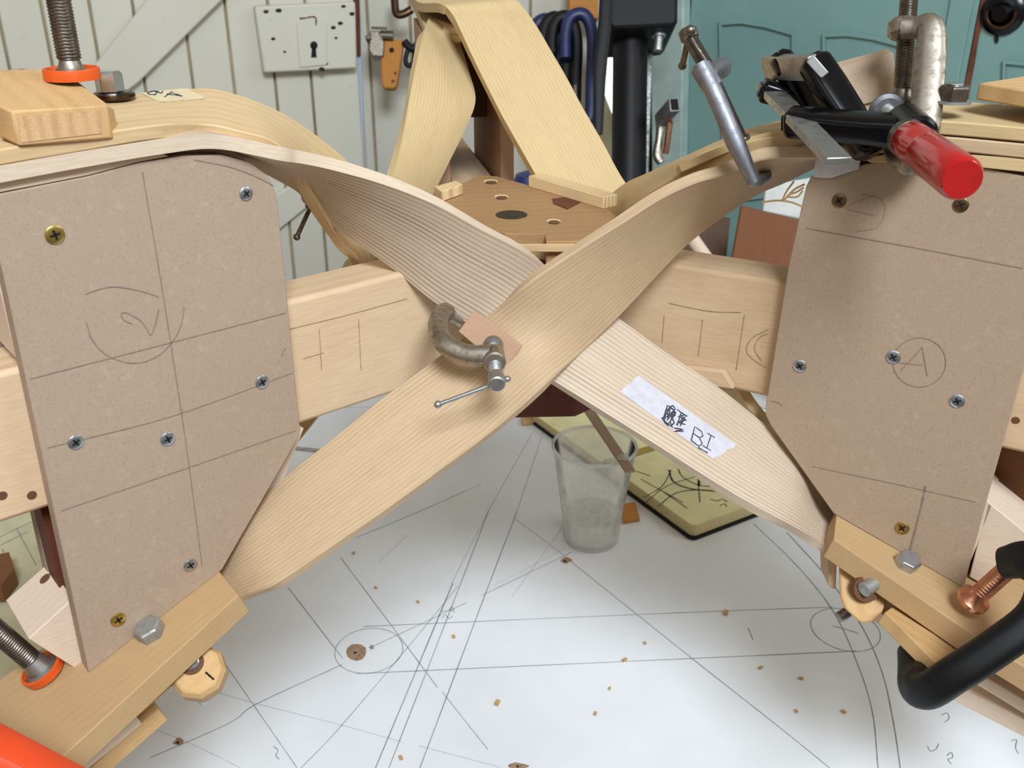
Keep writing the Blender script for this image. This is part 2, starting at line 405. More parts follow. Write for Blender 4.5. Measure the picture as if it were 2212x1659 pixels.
# doorway opening with daylight, and the ceiling-high frame round it
struct(board('window_1', [onW(1283, -120, -.25), onW(1352, -120, -.25), onW(1352, 420, -.25), onW(1283, 420, -.25)], -wn*.01, 'bright_daylight', bevel=0))
struct(board('wall_right', [onW(1285, 150, -.2), onW(1320, 240, -.2), onW(1352, 330, -.2), onW(1352, 520, -.2), onW(1260, 520, -.2), onW(1262, 100, -.2)], -wn*.01, 'cream_paper', bevel=0))
# --- teal door at the right
tq, tn, tu = frame(1800, 150, 1.85, -52)
def onB(x, y, off=0.0): return hit(x, y, tq+tn*off, tn)
def tco(x, y): return (onB(x, y)-tq)@(-tu)
def TP(s, z, n=0.0): return A(tq[0], tq[1], 0)-tu*s+tn*n+Z*z
s0, s1, s2 = tco(1482, 150), tco(2092, 150), tco(2700, 150)
door2 = struct(new('door_2', *prism([TP(s0, FLOOR), TP(s1-.003, FLOOR), TP(s1-.003, 1.5), TP(s0, 1.5)], -tn*.02), 'teal_paint', bevel=.002))
door3 = struct(new('door_3', *prism([TP(s1+.005, FLOOR), TP(s2, FLOOR), TP(s2, 1.5), TP(s1+.005, 1.5)], -tn*.02), 'teal_paint', bevel=.002))
struct(new('black_backing', *prism([TP(s0-.1, FLOOR, -.025), TP(s2, FLOOR, -.025), TP(s2, 1.5, -.025), TP(s0-.1, 1.5, -.025)], -tn*.02), 'black_gap'))  # black sheet close behind both leaves, showing through the gap between them
def ring_frame(name, parent, px, px_in, off, mat):        # raised moulding round a sunk panel
    a = [onB(x, y, off) for x, y in px]; b = [onB(x, y, off) for x, y in px_in]; n = len(a); V, F = [], []
    V = a+b+[p-tn*off for p in a]+[p-tn*off*.9 for p in b]
    for i in range(n):
        j = (i+1) % n; F += [[i, j, n+j, n+i], [2*n+i, 2*n+j, j, i], [n+i, n+j, 3*n+j, 3*n+i]]
    return new(name, V, F, mat, parent)
for k, (px, pin) in enumerate([
    ([(1552, 46), (1600, 44), (1660, 52), (1718, 66), (1712, 420), (1562, 440)], [(1558, 54), (1600, 51), (1655, 60), (1710, 76), (1705, 412), (1568, 430)]),
    ([(1776, 72), (1830, 70), (1890, 78), (1950, 92), (1930, 420), (1775, 430)], [(1782, 80), (1830, 78), (1886, 86), (1943, 101), (1922, 412), (1782, 420)])]):
    lab(ring_frame('panel_moulding', door2, px, pin, .008, 'teal_paint'), 'arched moulding of a sunk panel')
lab(new('edge_strip', *join(prism([TP(s1-.05, FLOOR, .006), TP(s1-.012, FLOOR, .006), TP(s1-.012, 1.5, .006), TP(s1-.05, 1.5, .006)], -tn*.006)), 'teal_paint', door2, bevel=.002), 'teal cover strip')
v, f = ribbon(dens([TP(s1+.004, z, .0025) for z in np.linspace(-.2, 1.2, 30)], 2), .01, tn)
lab(new('worn_edge', v, f, 'rust', door3, smooth=0), 'rusty worn edge')
lab(ring_frame('panel_moulding', door3, [(2166, 130), (2400, 150), (2380, 420), (2160, 400)], [(2172, 138), (2390, 158), (2372, 412), (2166, 392)], .008, 'teal_paint'), 'moulding of a sunk panel')
kc = onB(2168, 28)
handle = new('ring_handle', *lathe(kc, tn, [(.036, 0), (.036, .006), (.030, .010), (.018, .012), (.012, .03)], 28), 'black_enamel', door3)
v, f = sweep([kc+tn*.016+(-tu*math.cos(a)+Z*math.sin(a))*.022 for a in np.linspace(math.pi*.95, 2.05*math.pi, 12)], .0035, .0035, tn, m=2, power=2)
new('ring', v, f, 'bronze', handle)
v, f = prism([onB(x, y, .001) for x, y in [(2149, 76), (2156, 76), (2158, 86), (2154, 94), (2150, 92), (2148, 84)]], tn*.002)
lab(new('keyhole', v, f, 'black_gap', door3, smooth=0), 'small dark keyhole')
struct(board('trim_3', [onB(1404, -80, .03), onB(1478, -80, .03), onB(1470, 420, .03), onB(1408, 420, .03)], -tn*.03, 'teal_light', bevel=.003))

# ================================================================ TABLE
tb = thing('work_table', 'large worktable under the drawing, grey top seen at lower left corner', 'table', (0, .95, FLOOR))
new('table_top', *boxm((0, .98, -.022), (.95, 0, 0), (0, .72, 0), (0, 0, .018)), 'table_grey', tb, bevel=.002)
for sx in (-.85, .85):
    for sy in (.35, 1.6): new('leg', *boxm((sx, sy, (FLOOR-.04)/2), (.035, 0, 0), (0, .035, 0), (0, 0, (-.04-FLOOR)/2)), 'dark_wood', tb)
sheet_pts = [A(-.312, .30, -.0035), A(.93, .30, -.0035), A(.93, 1.66, -.0035), A(-.40, 1.66, -.0035)]
dsheet = tag(new('drawing_board', *prism(sheet_pts, Z*.0035), 'white_sheet'), 'large white sheet covered in pencil construction lines on the table', 'drawing')
cs = tag(new('paper_sheet', *prism([A(-.93, .6, -.003), A(-.34, .62, -.003), A(-.42, 1.66, -.003), A(-.93, 1.66, -.003)], Z*.002), 'cream_paper'), 'cream paper with faint lines on the table left of the white drawing', 'paper')
def tl(pts, w, z=.0004, sm=True): return ribbon(dens([onT(x, y, z) for x, y in pts]) if sm else [onT(x, y, z) for x, y in pts], w, Z)
bold = [tl([(978, 1260), (811, 1659), (790, 1710)], .0009), tl([(1117, 1104), (1044, 1295), (907, 1659)], .0007), tl([(1055, 1104), (973, 1318), (840, 1659)], .0007),
        tl([(786, 1353), (1476, 1323), (1800, 1311)], .0006), tl([(771, 1455), (1476, 1423), (1850, 1406)], .0007), tl([(736, 1204), (903, 1428), (945, 1485)], .0006),
        tl([(955, 1494), (1054, 1619)], .0005), tl([(1041, 1286), (1234, 1193)], .0006), tl([(1234, 1213), (1476, 1407), (1669, 1559), (1793, 1659)], .0006),
        tl([(325, 1636), (495, 1562), (555, 1520), (740, 1435)], .0007), tl([(622, 1268), (740, 1422)], .0006), tl([(485, 1432), (642, 1659)], .0005),
        tl([(808, 1395), (1007, 1302)], .0006), tl([(990, 1265), (900, 1375), (736, 1569), (650, 1659)], .0005), tl([(770, 1161), (907, 1104), (1040, 1045)], .0006),
        tl([(1627, 1130), (1720, 1220), (1800, 1320), (1855, 1440), (1885, 1540), (1897, 1659)], .0007), tl([(1700, 1150), (1790, 1250), (1860, 1350), (1905, 1450), (1930, 1560), (1945, 1659)], .0008),
        tl([(1799, 1351), (1856, 1368)], .0007), tl([(1616, 1355), (1627, 1382)], .0006), tl([(2160, 1520), (2155, 1558), (2212, 1569)], .0006)]
faint = [tl([(458, 1492), (555, 1520), (740, 1567), (870, 1603)], .0005), tl([(905, 1611), (1080, 1657)], .0005), tl([(1175, 930), (1117, 1104)], .0006), tl([(1150, 935), (1055, 1104), (975, 1262)], .0005),
         tl([(1114, 1121), (1224, 1204)], .0006), tl([(817, 1216), (880, 1155)], .0005), tl([(1065, 1265), (1220, 1185)], .0004), tl([(700, 880), (905, 878)], .0006),
         tl([(1240, 1105), (1105, 1290)], .0004), tl([(300, 1560), (420, 1610), (520, 1659)], .0004)]
for cx, cy, r in ((797, 1404, .0325), (1826, 1359, .033)):
    c = onT(cx, cy, .0004); bold.append(ribbon([c+A(math.cos(a), math.sin(a), 0)*r for a in np.linspace(0, 2*math.pi, 60)], .0006, Z))
for sq in ([(2033, 1545), (2046, 1540), (2050, 1552), (2040, 1560)], [(2004, 1612), (2010, 1622), (2022, 1618), (2028, 1606)], [(2046, 1632), (2055, 1625), (2058, 1636), (2048, 1640), (2055, 1650)],
           [(2112, 1515), (2115, 1540), (2128, 1528), (2132, 1545)], [(2185, 1600), (2196, 1598), (2194, 1615), (2200, 1628)], [(955, 1335), (962, 1328), (970, 1336), (978, 1330)], [(952, 1322), (972, 1318), (982, 1322)],
           [(1968, 1318), (975, 1312)] if False else [(970, 1318), (976, 1310), (981, 1319)], [(590, 1612), (600, 1620), (596, 1632), (604, 1640)]):
    bold.append(tl(sq, .0006))
star = prism([onT(803+(7 if k % 2 else 3)*math.cos(k*math.pi/5), 1398+(7 if k % 2 else 3)*math.sin(k*math.pi/5), .0003) for k in range(10)], Z*.0002)
lab(new('pencil_lines', *join(*bold, star), 'graphite', dsheet, smooth=0), 'dark pencil construction lines')
lab(new('faint_lines', *join(*faint), 'graphite_faint', dsheet, smooth=0), 'faint pencil lines')
def blob(x, y, rx, ry, n=14, j=.25, z=.0003): return prism([onT(x+rx*math.cos(a)*(1+j*(random.random()-.5)), y+ry*math.sin(a)*(1+j*(random.random()-.5)), z) for a in np.linspace(0, 2*math.pi, n+1)[:-1]], Z*.0003)
for x, y, rx, ry, n, j in ((770, 1409, 22, 18, 12, .12), (386, 1603, 11, 9, 9, .7), (1222, 1211, 12, 6, 9, .7), (1120, 1655, 18, 8, 9, .7)):
    t = new('torn_patch', *blob(x, y, rx, ry, n, j), 'torn_brown', dsheet, smooth=0); lab(t, 'brown patch where the paper is torn away')
    new('pin_hole', *blob(x-2, y+1, 3, 2.2, 8, .2, .0007), 'black_gap', t, smooth=0)
cl = [ribbon(dens([onT(x, y, -.0006) for x, y in p]), .0008, Z) for p in ([(0, 1160), (40, 1140), (85, 1120)], [(35, 1140), (78, 1220)], [(0, 1178), (60, 1148)], [(5, 1185), (28, 1250)])]
lab(new('pencil_lines', *join(*cl), 'graphite', cs, smooth=0), 'pencil lines')
# loose chips of wood on the drawing: each its own
chip_spots = [(764, 1196, 4), (812, 1271, 4), (903, 1302, 4), (980, 1377, 5), (1349, 1427, 6), (1074, 1520, 8), (1286, 1543, 5), (1393, 1391, 4), (1568, 1325, 8), (866, 1639, 6), (1730, 1467, 5), (1643, 1444, 5), (1720, 1538, 4), (1822, 1539, 5), (2100, 1395, 4), (1317, 1489, 4)]
where = ['beside the straight strip edge, topmost of the chips left of the cup', 'above the slot drawing at left', 'on the sheet left of the crossing pencil lines', 'just right of the bold slanting pencil lines', 'on the long lower pencil line', 'largest chip near the bottom centre of the sheet', 'right of the largest bottom chip, near the bottom edge', 'above the long lower pencil line, right of the cup', 'pinkish chip on the upper slot line, right of the cup', 'by the bold lines at the bottom edge', 'below the slot line, left of the black clamp', 'long thin chip left of the pair of curved pencil lines', 'lowest chip right of the long slanting line', 'between the curved lines and the black clamp', 'under the black clamp at the right', 'in the empty middle of the sheet']
for (x, y, r), w in zip(chip_spots, where):
    a = random.random()*3; c = onT(x, y, 0); d = np.linalg.norm(c-C0); L = r*d/FPX; e = A(math.cos(a), math.sin(a), 0); p = A(-e[1], e[0], 0)
    o = new('wood_chip', *prism([c-e*L-p*L*.5+Z*.0005, c+e*L*.9-p*L*.6+Z*.0005, c+e*L+p*L*.5+Z*.0005, c-e*L*.8+p*L*.6+Z*.0005], Z*.0014), 'wood_chip', smooth=0)
    tag(o, 'tiny wood chip '+w, 'chip', 'wood chips scattered on the drawing')

# ================================================================ NOTEBOOK, CUP, SCRAPS
nA, nBp = onT(1140, 907, .002), onT(1495, 1168, .002)
ex = unit(nBp-nA); ey = A(-ex[1], ex[0], 0); LN, DN = np.linalg.norm(nBp-nA), .21
nb = thing('notebook', 'open sketchbook with cream pages and black cover lying behind the cup', 'notebook', nA+ex*LN/2+ey*DN/2-Z*.002)
def NP(a, b, z): return nA*A(1, 1, 0)+ex*a+ey*b+Z*z
def rrect(a0, a1, b0, b1, r, z, P, n=5):
    pts = []
    for cx, cy, s in ((a1-r, b0+r, -90), (a1-r, b1-r, 0), (a0+r, b1-r, 90), (a0+r, b0+r, 180)):
        for k in range(n+1):
            t = math.radians(s+90*k/n); pts.append(P(cx+r*math.cos(t), cy+r*math.sin(t), z))
    return pts
new('cover', *prism(rrect(0, LN, 0, DN, .008, .0008, NP), Z*.003), 'black_paint', nb)
for a0, a1, h in ((.003, LN/2-.004, .010), (LN/2+.004, LN-.003, .013)):
    pb = new('page_block', *prism(rrect(a0, a1, .003, DN-.003, .007, .0042, NP), Z*h), 'page_side', nb)
    lab(new('page', *prism(rrect(a0+.001, a1-.001, .004, DN-.004, .007, .0042+h, NP), Z*.0006), 'cream_page', pb), 'cream top page')
gp = [NP(a_, b_, .0175) for a_, b_ in ((LN/2-.004, .006), (LN/2+.010, .006), (LN/2+.010, DN-.006), (LN/2-.004, DN-.006))]
lab(new('page_gutter', *prism(gp, Z*.0008), 'gutter_gold', nb), 'golden brown inner page at the fold')
lastz = .0042+.013+.0010
def nl(pts, w=.0011): return ribbon(dens([onT(x, y, lastz) for x, y in pts]), w, Z)
sk = [nl([(1445, 1015), (1455, 1040), (1490, 1055), (1540, 1060)], .0022), nl([(1465, 1013), (1475, 1030), (1510, 1048), (1545, 1050)], .0014), nl([(1390, 1075), (1430, 1050), (1450, 1015)]), nl([(1395, 1085), (1440, 1050), (1500, 1030)]),
      nl([(1420, 1095), (1460, 1065), (1510, 1058), (1545, 1062)], .0014), nl([(1385, 1035), (1475, 1085)]), nl([(1430, 1060), (1485, 1098)]), nl([(1508, 1035), (1512, 1085)]), nl([(1510, 1038), (1510, 1050)], .003),
      nl([(1535, 1078), (1550, 1082), (1560, 1078), (1572, 1084)]), nl([(1555, 1092), (1566, 1088), (1570, 1095)]), nl([(1375, 1018), (1388, 1022), (1405, 1028)])]
lab(new('sketch', *join(*sk), 'pen_ink', nb, smooth=0), 'dark pencil sketch of arcs')
cc = onT(1277, 1166, 0)*A(1, 1, 0)+A(0, .004, 0)
cup = thing('plastic_cup', 'clear plastic cup with milky residue standing on the white drawing', 'cup', cc+Z*.001)
def shell(prof, t=.0009):
    return [(r, h) for r, h in prof]+[(r-t, h) for r, h in prof[::-1]]
c1 = [(.0310, .001), (.0325, .012), (.0335, .030), (.0405, .083), (.0455, .118)]
new('body', *lathe(cc, Z, [(.0003, .004), (.0300, .003), (.0312, .001), (.0330, .026)]+c1[2:], 48, close=False), 'cup_plastic', cup)
new('residue', *lathe(cc, Z, [(.0003, .0065), (.0312, .0066), (.0330, .034), (.0322, .034), (.0306, .0085), (.0003, .008)], 40, close=False), 'cup_milky', cup)
rr = [(.0455+.0018*math.cos(a), .1195+.0018*math.sin(a)) for a in np.linspace(0, 2*math.pi, 10)]
new('rim', *lathe(cc, Z, rr, 48, close=False), 'cup_milky', cup)
p0, p1 = onT(1258, 868, .1235), onT(1362, 1022, .1235); e = unit(p1-p0); w = A(-e[1], e[0], 0)*.0062
stick = tag(board('stirring_stick', [p0-w, p1-w*.9, p1+w*.9, p0+w], Z*.0025, 'stick_wood', grain=e), 'flat brown stirring stick laid across the rim of the plastic cup', 'stick')
ra = onT(1345, 990, .126)
lab(new('resin_blob', *lathe(ra, Z, [(.006, -.001), (.0065, .001), (.004, .003), (.0008, .0042)], 14), 'cup_milky', stick), 'shiny drip of clear glue')
for nm, px, z, h, m, l in (('wood_offcut', [(1126, 880), (1168, 873), (1172, 915), (1128, 920)], .0006, .005, 'wood_chip', 'small tan wooden offcut at the left corner of the notebook'),
                           ('wood_offcut', [(1170, 868), (1232, 862), (1236, 880), (1178, 892)], .0006, .009, 'mdf_edge', 'grey-brown board offcut just behind the notebook, under the hub'),
                           ('wood_offcut', [(1344, 1094), (1372, 1090), (1382, 1126), (1346, 1132)], .0006, .004, 'orange_wood', 'small orange wood offcut between the cup and the notebook')):
    tag(new(nm, *prism([onT(x, y, z) for x, y in px], Z*h), m, g=gc(prism([onT(x, y, z) for x, y in px], Z*h)[0], RX), bevel=.0005), l, 'offcut')
tag(board('paper_scrap', [onT(x, y, .001) for x, y in [(1596, 862), (1625, 848), (1700, 862), (1700, 900)]], Z*.0008, 'white_plain', bevel=0), 'white scrap of paper on the table beyond the sketchbook', 'paper')
tag(board('wood_offcut', [onT(x, y, .001) for x, y in [(-40, 1240), (28, 1225), (40, 1262), (10, 1300), (-40, 1300)]], Z*.02, 'brown_wood'), 'dark brown offcut on the cream paper at the far left', 'offcut')

tag(board('steel_rule', [onT(x, y, .0008) for x, y in [(600, 962), (760, 978), (759, 984), (599, 968)]], Z*.0012, 'steel', bevel=0), 'thin steel rule on the table behind the left form, mostly hidden', 'ruler')
# ================================================================ JIG FRAME: hub, three beams, legs
jig = thing('jig_frame', 'three-armed jig of pine beams meeting at a round-holed plywood hub', 'jig', (HUB[0], HUB[1], 0.0))
def beam(P, s0, s1, n0, n1, z0, z1, nm='beam', mat='pine_beam'):
    return board(nm, [P(s0, n0, z0), P(s1, n0, z0), P(s1, n0, z1), P(s0, n0, z1)], P(0, n1, 0)-P(0, n0, 0), mat, jig, grain=P(1, 0, 0)-P(0, 0, 0), bevel=.003)
bl = beam(LP, -.30, .262, -.0125, -.050, .341, .425)
br = beam(RP, .31, -.215, -.0125, -.050, .340, .423)
bb = beam(BP, .05, .54, -.02, .02, .335, .425)
hubpx = [(930, 428), (985, 402), (1035, 378), (1075, 381), (1150, 402), (1312, 450), (1330, 466), (1272, 521), (1180, 521), (1178, 505), (1092, 505), (1000, 470)]
top = [onT(x, y, .444) for x, y in hubpx]
hp = board('hub_plate', top, -Z*.018, 'plywood_face', jig, grain=A(1, .2, 0), bevel=.0006)
def hub_disc(x, y, rx, z=.4442, nm='', m='black_gap', par=hp, h=.0004):
    c = onT(x, y, z); r = rx*np.linalg.norm(c-C0)/FPX
    return new(nm, *lathe(c, Z, [(r, 0), (r*.97, h)], 22), m, par, smooth=0)
lab(hub_disc(1105, 464, 34, nm='drilled_hole', m='dark_bore'), 'large dark drilled hole')
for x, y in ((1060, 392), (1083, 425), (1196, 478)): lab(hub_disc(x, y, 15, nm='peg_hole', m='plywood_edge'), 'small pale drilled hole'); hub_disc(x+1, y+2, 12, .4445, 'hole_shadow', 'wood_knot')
ge = gc(prism(top, -Z*.018)[0], Z)
board('front_lipping', [at(1082, 527, .636), at(1296, 527, .636), at(1296, 527, .642), at(1082, 527, .642)], -Z*.0055, 'plywood_edge', jig, grain=RX)
sq = [onT(x, y, .4443) for x, y in [(1188, 444), (1240, 428), (1242, 452), (1222, 452)]]
lab(new('square_mortise', *prism([onT(x, y, .4443) for x, y in [(1192, 430), (1240, 424), (1256, 436), (1226, 452), (1196, 440)]], Z*.0003), 'mahogany', hp, smooth=0), 'square mortise')
a, b = onT(1150, 402, .444), onT(1312, 450, .444); dr = unit(b-a); pr = A(-dr[1], dr[0], 0)
if pr[1] < 0: pr = -pr
board('edge_lipping', [a-pr*.004, b-pr*.004, b+pr*.010, a+pr*.010], Z*.009, 'plywood_edge', jig, grain=dr)
board('end_block', [onT(x, y, .4443) for x, y in [(938, 425), (985, 412), (1000, 420), (955, 436)]], Z*.008, 'plywood_edge', jig, grain=A(.3, 1, 0))
def poly_in(pts, k): c = sum(pts)/len(pts); return [c+(p-c)*k for p in pts]
core = [p*A(1, 1, 0) for p in poly_in([top[i] for i in (0, 2, 3, 5, 7, 10)], .80)]
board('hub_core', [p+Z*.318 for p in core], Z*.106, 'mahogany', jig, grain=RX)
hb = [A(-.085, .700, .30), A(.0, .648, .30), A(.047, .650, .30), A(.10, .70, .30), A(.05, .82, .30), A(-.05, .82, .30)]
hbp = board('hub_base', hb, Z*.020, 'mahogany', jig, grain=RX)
def screw_head(c, n, r, mat, parent, spin):
    n = unit(A(*n)); g_, t1, t2 = basis(n)
    o = new('screw', *lathe(c, n, [(r*1.0, .0), (r, .0006), (r*.9, .0009), (r*.5, .0010), (.0001, .0010)], 24, close=False), mat, parent)
    cr = []
    for k in range(2):
        e1 = t1*math.cos(spin+k*math.pi/2)+t2*math.sin(spin+k*math.pi/2); e2 = np.cross(n, e1)
        cr.append(boxm(A(*c)+n*.00095, e1*r*.55, e2*r*.13, n*.00016))
    e1 = t1*math.cos(spin+.78)+t2*math.sin(spin+.78); e2 = np.cross(n, e1)
    cr.append(boxm(A(*c)+n*.00095, e1*r*.24, e2*r*.24, n*.00014))
    lab(new('cross_recess', *join(*cr), 'black_gap', o, smooth=0), 'dark cross slot'); return o
screw_head(hit(1206, 842, A(0, .6485, 0), A(0, -1, 0)), A(0, -1, 0), .0042, 'brass', hbp, .5)
lab(bl, 'left pine beam'); lab(br, 'right pine beam'); lab(bb, 'beam running back from the hub')
for P, s in ((LP, -.26), (RP, .27), (BP, .51)):
    n0 = -.014 if P is not BP else .017; n1 = -.048 if P is not BP else -.017
    lg = [P(s-.02, n0, .0008), P(s+.02, n0, .0008), P(s+.02, n1, .0008), P(s-.02, n1, .0008)]
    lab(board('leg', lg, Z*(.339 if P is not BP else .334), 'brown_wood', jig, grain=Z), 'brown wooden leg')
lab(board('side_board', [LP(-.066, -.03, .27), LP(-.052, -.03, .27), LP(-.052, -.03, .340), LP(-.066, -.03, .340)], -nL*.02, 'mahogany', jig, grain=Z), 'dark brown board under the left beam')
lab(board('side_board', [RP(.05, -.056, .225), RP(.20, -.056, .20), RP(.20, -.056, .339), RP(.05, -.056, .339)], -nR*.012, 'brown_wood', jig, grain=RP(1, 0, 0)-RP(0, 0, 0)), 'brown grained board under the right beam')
# pencil on the beams
def bpen(on, nrm, pts, w=.00045): return ribbon(dens([on(x, y, -.0121) for x, y in pts]), w, nrm)
pl_ = [bpen(onL, nL, p, .0004) for p in ([(775, 690), (780, 800)], [(690, 712), (695, 800)], [(655, 775), (700, 762)], [(622, 712), (760, 678), (880, 645)])]
lab(new('pencil_lines', *join(*pl_), 'pencil_soft', bl, smooth=0), 'pencil lines')
pr_ = [bpen(onR, nR, p) for p in ([(1608, 680), (1590, 800)], [(1518, 690), (1508, 770)], [(1445, 655), (1530, 672), (1600, 675)], [(1660, 712), (1625, 730), (1612, 755), (1625, 775), (1655, 795)], [(1660, 720), (1640, 730), (1630, 755), (1645, 780)], [(1435, 680), (1430, 740)])]
lab(new('pencil_lines', *join(*pr_), 'pencil_soft', br, smooth=0), 'pencil marks')
lab(board('split_block', [onR(x, y, -.0115) for x, y in [(1486, 788), (1568, 797), (1590, 834), (1500, 820)]], nR*.006, 'pine_beam', br, grain=uR), 'torn corner block under the beam')
hol = [lathe(onL(x, y, -.0123), nL, [(.0026, 0), (.0024, .0002)], 12) for x, y in ((5, 1071), (69, 1070))]
lab(new('screw_hole', *join(hol[0]), 'wood_knot', bl, smooth=0), 'small dark screw hole'); lab(new('screw_hole', *join(hol[1]), 'wood_knot', bl, smooth=0), 'small dark screw hole')
lab(new('screw_hole', *lathe(onR(2194, 908, -.0123), nR, [(.0024, 0), (.0022, .0002)], 12), 'wood_knot', br, smooth=0), 'small dark screw hole')

# ================================================================ LEFT FORM
lf = thing('bending_form', 'left MDF bending form with a pencilled circle round a figure 2', 'form', LP(.01, -.04, .20))
outL = [(-.0635, .5165), (-.036, .518), (-.016, .519), (.010, .522), (.034, .5225), (.055, .520), (.070, .514), (.080, .505), (.0835, .495), (.084, .488), (.0835, .344), (.0805, .338), (.021, .267), (-.067, .234), (-.0635, .475)]
def form_panel(P, out, n, t, mat, parent, nm='face_panel'):
    pts = [P(s, n, z) for s, z in out]
    return new(nm, *prism(pts, P(0, -t, 0)-P(0, 0, 0)), mat, parent, bevel=.0006, smooth=30)
lpn = form_panel(LP, outL, 0.0, .012, 'mdf', lf)
ou2 = [(s*.99, z) for s, z in outL]
form_panel(LP, [(s+.004 if s > 0 else s, z) for s, z in outL], -.0515, .012, 'mdf', lf, 'rear_panel')
# upper core strip (visible as a pale sliver above the panel) and lower pale blocks
core_up = [(-.064, .430), (.080, .430), (.083, .488), (.078, .508), (.068, .5185), (.050, .5235), (.034, .5255), (.010, .5255), (-.016, .5225), (-.036, .521), (-.064, .5195)]
v, f = prism([LP(s, -.0125, z) for s, z in core_up], LP(0, -.051, 0)-LP(0, -.0125, 0)); new('top_core', v, f, 'pale_block', lf, gc(v, uL), .0006, 30)
def cL(x, y): p = onL(x, y, -.0125); return ((p-qL)@uL, p[2])
lt = [(-.066, .5170), (-.036, .5184), (-.016, .5194), (.010, .5224), (.026, .5232), (.022, .5252), (-.02, .5242), (-.066, .5222)]
v, f = prism([LP(a_, -.0006, b_) for a_, b_ in lt], LP(0, -.012, 0)-LP(0, -.0006, 0)); lab(new('packing_lath', v, f, 'pale_block', lf, gc(v, uL), .0004, 30), 'pale lath along the top edge')
core_dn = [(-.066, .238), (.022, .270), (.0815, .339), (.062, .339), (-.03, .30), (-.07, .262)]
v, f = prism([LP(s, -.0125, z) for s, z in [(-.025, .2518)]+[cL(x, y) for x, y in ((499, 1229), (604, 1062), (657, 925))]+[(.07, .3405), (-.015, .3405), (-.025, .32)]], LP(0, -.051, 0)-LP(0, -.0125, 0)); new('lower_core', v, f, 'pale_block', lf, gc(v, uL), .0006, 30)
# knotty spacer block sticking out at the lower left
kb = [onL(18, 1275, -.0135), onL(142, 1170, -.0135), onL(200, 1255, -.0135), onL(172, 1308, -.0135), onL(42, 1390, -.0135)]
fbk = [onL(61, 1380, -.0128), onL(158, 1293, -.0128), onL(200, 1440, -.0128), onL(184, 1458, -.0128)]
v, f = prism(fbk, -nL*.046); sb = new('spacer_block', v, f, 'pale_block', lf, gc(v, uL), .0006, 30)
kn_ = unit(np.cross(fbk[1]-fbk[0], nL)); kn_ = kn_ if kn_[2] > 0 else -kn_
lab(new('knot', *lathe(hit(97, 1250, fbk[0], kn_), kn_, [(.0036, 0), (.0030, .0003)], 14), 'wood_knot', sb, smooth=0), 'dark knot')
def ppen(on, nrm, pts, w=.0005, off=.00025): return ribbon(dens([on(x, y, off) for x, y in pts]), w, nrm)
pL = [ppen(onL, nL, p) for p in ([(308, 372), (340, 560), (372, 760), (405, 980), (437, 1225)], [(65, 819), (340, 748), (618, 676)], [(102, 968), (370, 900), (632, 806)], [(132, 1104), (380, 1020), (640, 930)],
      [(608, 770), (617, 752)], [(418, 345), (500, 362), (560, 385), (592, 402)])]
pL2 = [ppen(onL, nL, p) for p in ([(184, 636), (215, 625), (250, 620), (300, 628), (342, 641)], [(186, 695), (200, 735), (235, 770), (290, 785), (340, 770), (375, 735), (392, 700), (398, 662)],
      [(285, 700), (268, 692), (262, 680), (272, 676), (300, 690), (316, 708), (325, 724), (335, 706), (343, 668)])]
lab(new('pencil_lines', *join(*pL), 'pencil', lpn, smooth=0), 'pencil grid lines')
lab(new('pencil_mark', *join(*pL2), 'pencil', lpn, smooth=0), 'pencilled figure 2 in a broken circle')
for x, y, r, m, sp in ((118, 507, .0047, 'brass', .2), (531, 418, .0038, 'zinc', .6), (566, 825, .0043, 'zinc', .35), (163, 955, .0041, 'zinc', .55), (362, 948, .0042, 'zinc', .3), (411, 1220, .0043, 'zinc', .35), (255, 1338, .0045, 'brass', .3)):
    lab(screw_head(onL(x, y, .0001), nL, r, m, lpn, sp), ('brass' if m == 'brass' else 'zinc')+' countersunk screw')
# ================================================================ RIGHT FORM
rf = thing('bending_form', 'right MDF bending form with a pencilled letter A in a circle', 'form', RP(0, -.04, .20))
outR = [(-.066, .489), (-.064, .495), (-.05, .5015), (-.026, .508), (0, .511), (.025, .511), (.0635, .507), (.0705, .47), (.071, .398), (.068, .300), (.067, .243), (-.020, .272), (-.060, .316), (-.069, .326), (-.0735, .333), (-.074, .340), (-.0705, .440)]
rpn = form_panel(RP, outR, 0.0, .012, 'mdf_right', rf)
form_panel(RP, outR, -.0515, .012, 'mdf_right', rf, 'rear_panel')
v, f = prism([RP(s, -.0125, z) for s, z in [(-.064, .43), (.07, .43), (.066, .508), (.025, .5115), (0, .5115), (-.026, .509), (-.05, .502), (-.064, .495)]], RP(0, -.051, 0)-RP(0, -.0125, 0)); new('top_core', v, f, 'mdf_edge', rf, None, .0006, 30)
fl = [(.085, .5110), (.085, .5172), (.04, .5180), (-.01, .5168), (-.036, .5095), (-.030, .5075), (0, .5112)]
v, f = prism([RP(s, .002, z) for s, z in fl], RP(0, -.062, 0)-RP(0, .002, 0)); lab(new('packing_lath', v, f, 'ash_yellow', rf, gc(v, uR), .0005, 30), 'pale packing lath on the top edge')
v, f = prism([RP(s, -.0125, z) for s, z in [(.066, .2445), (-.020, .2735), (-.071, .334), (.03, .334), (.072, .300)]], RP(0, -.051, 0)-RP(0, -.0125, 0)); new('lower_core', v, f, 'pale_block', rf, gc(v, uR), .0006, 30)
board('spacer_block', [RP(.069, -.0125, .302), RP(.094, -.0125, .287), RP(.098, -.0125, .268), RP(.080, -.0125, .2405), RP(.0685, -.0125, .2445)], -nR*.036, 'pale_block', rf, grain=uR)
pR = [ppen(onR, nR, p, .0005) for p in ([(1740, 493), (1980, 536), (2210, 580)], [(1755, 1008), (1930, 1045), (2108, 1085)], [(1666, 866), (1680, 870), (1690, 877)])]
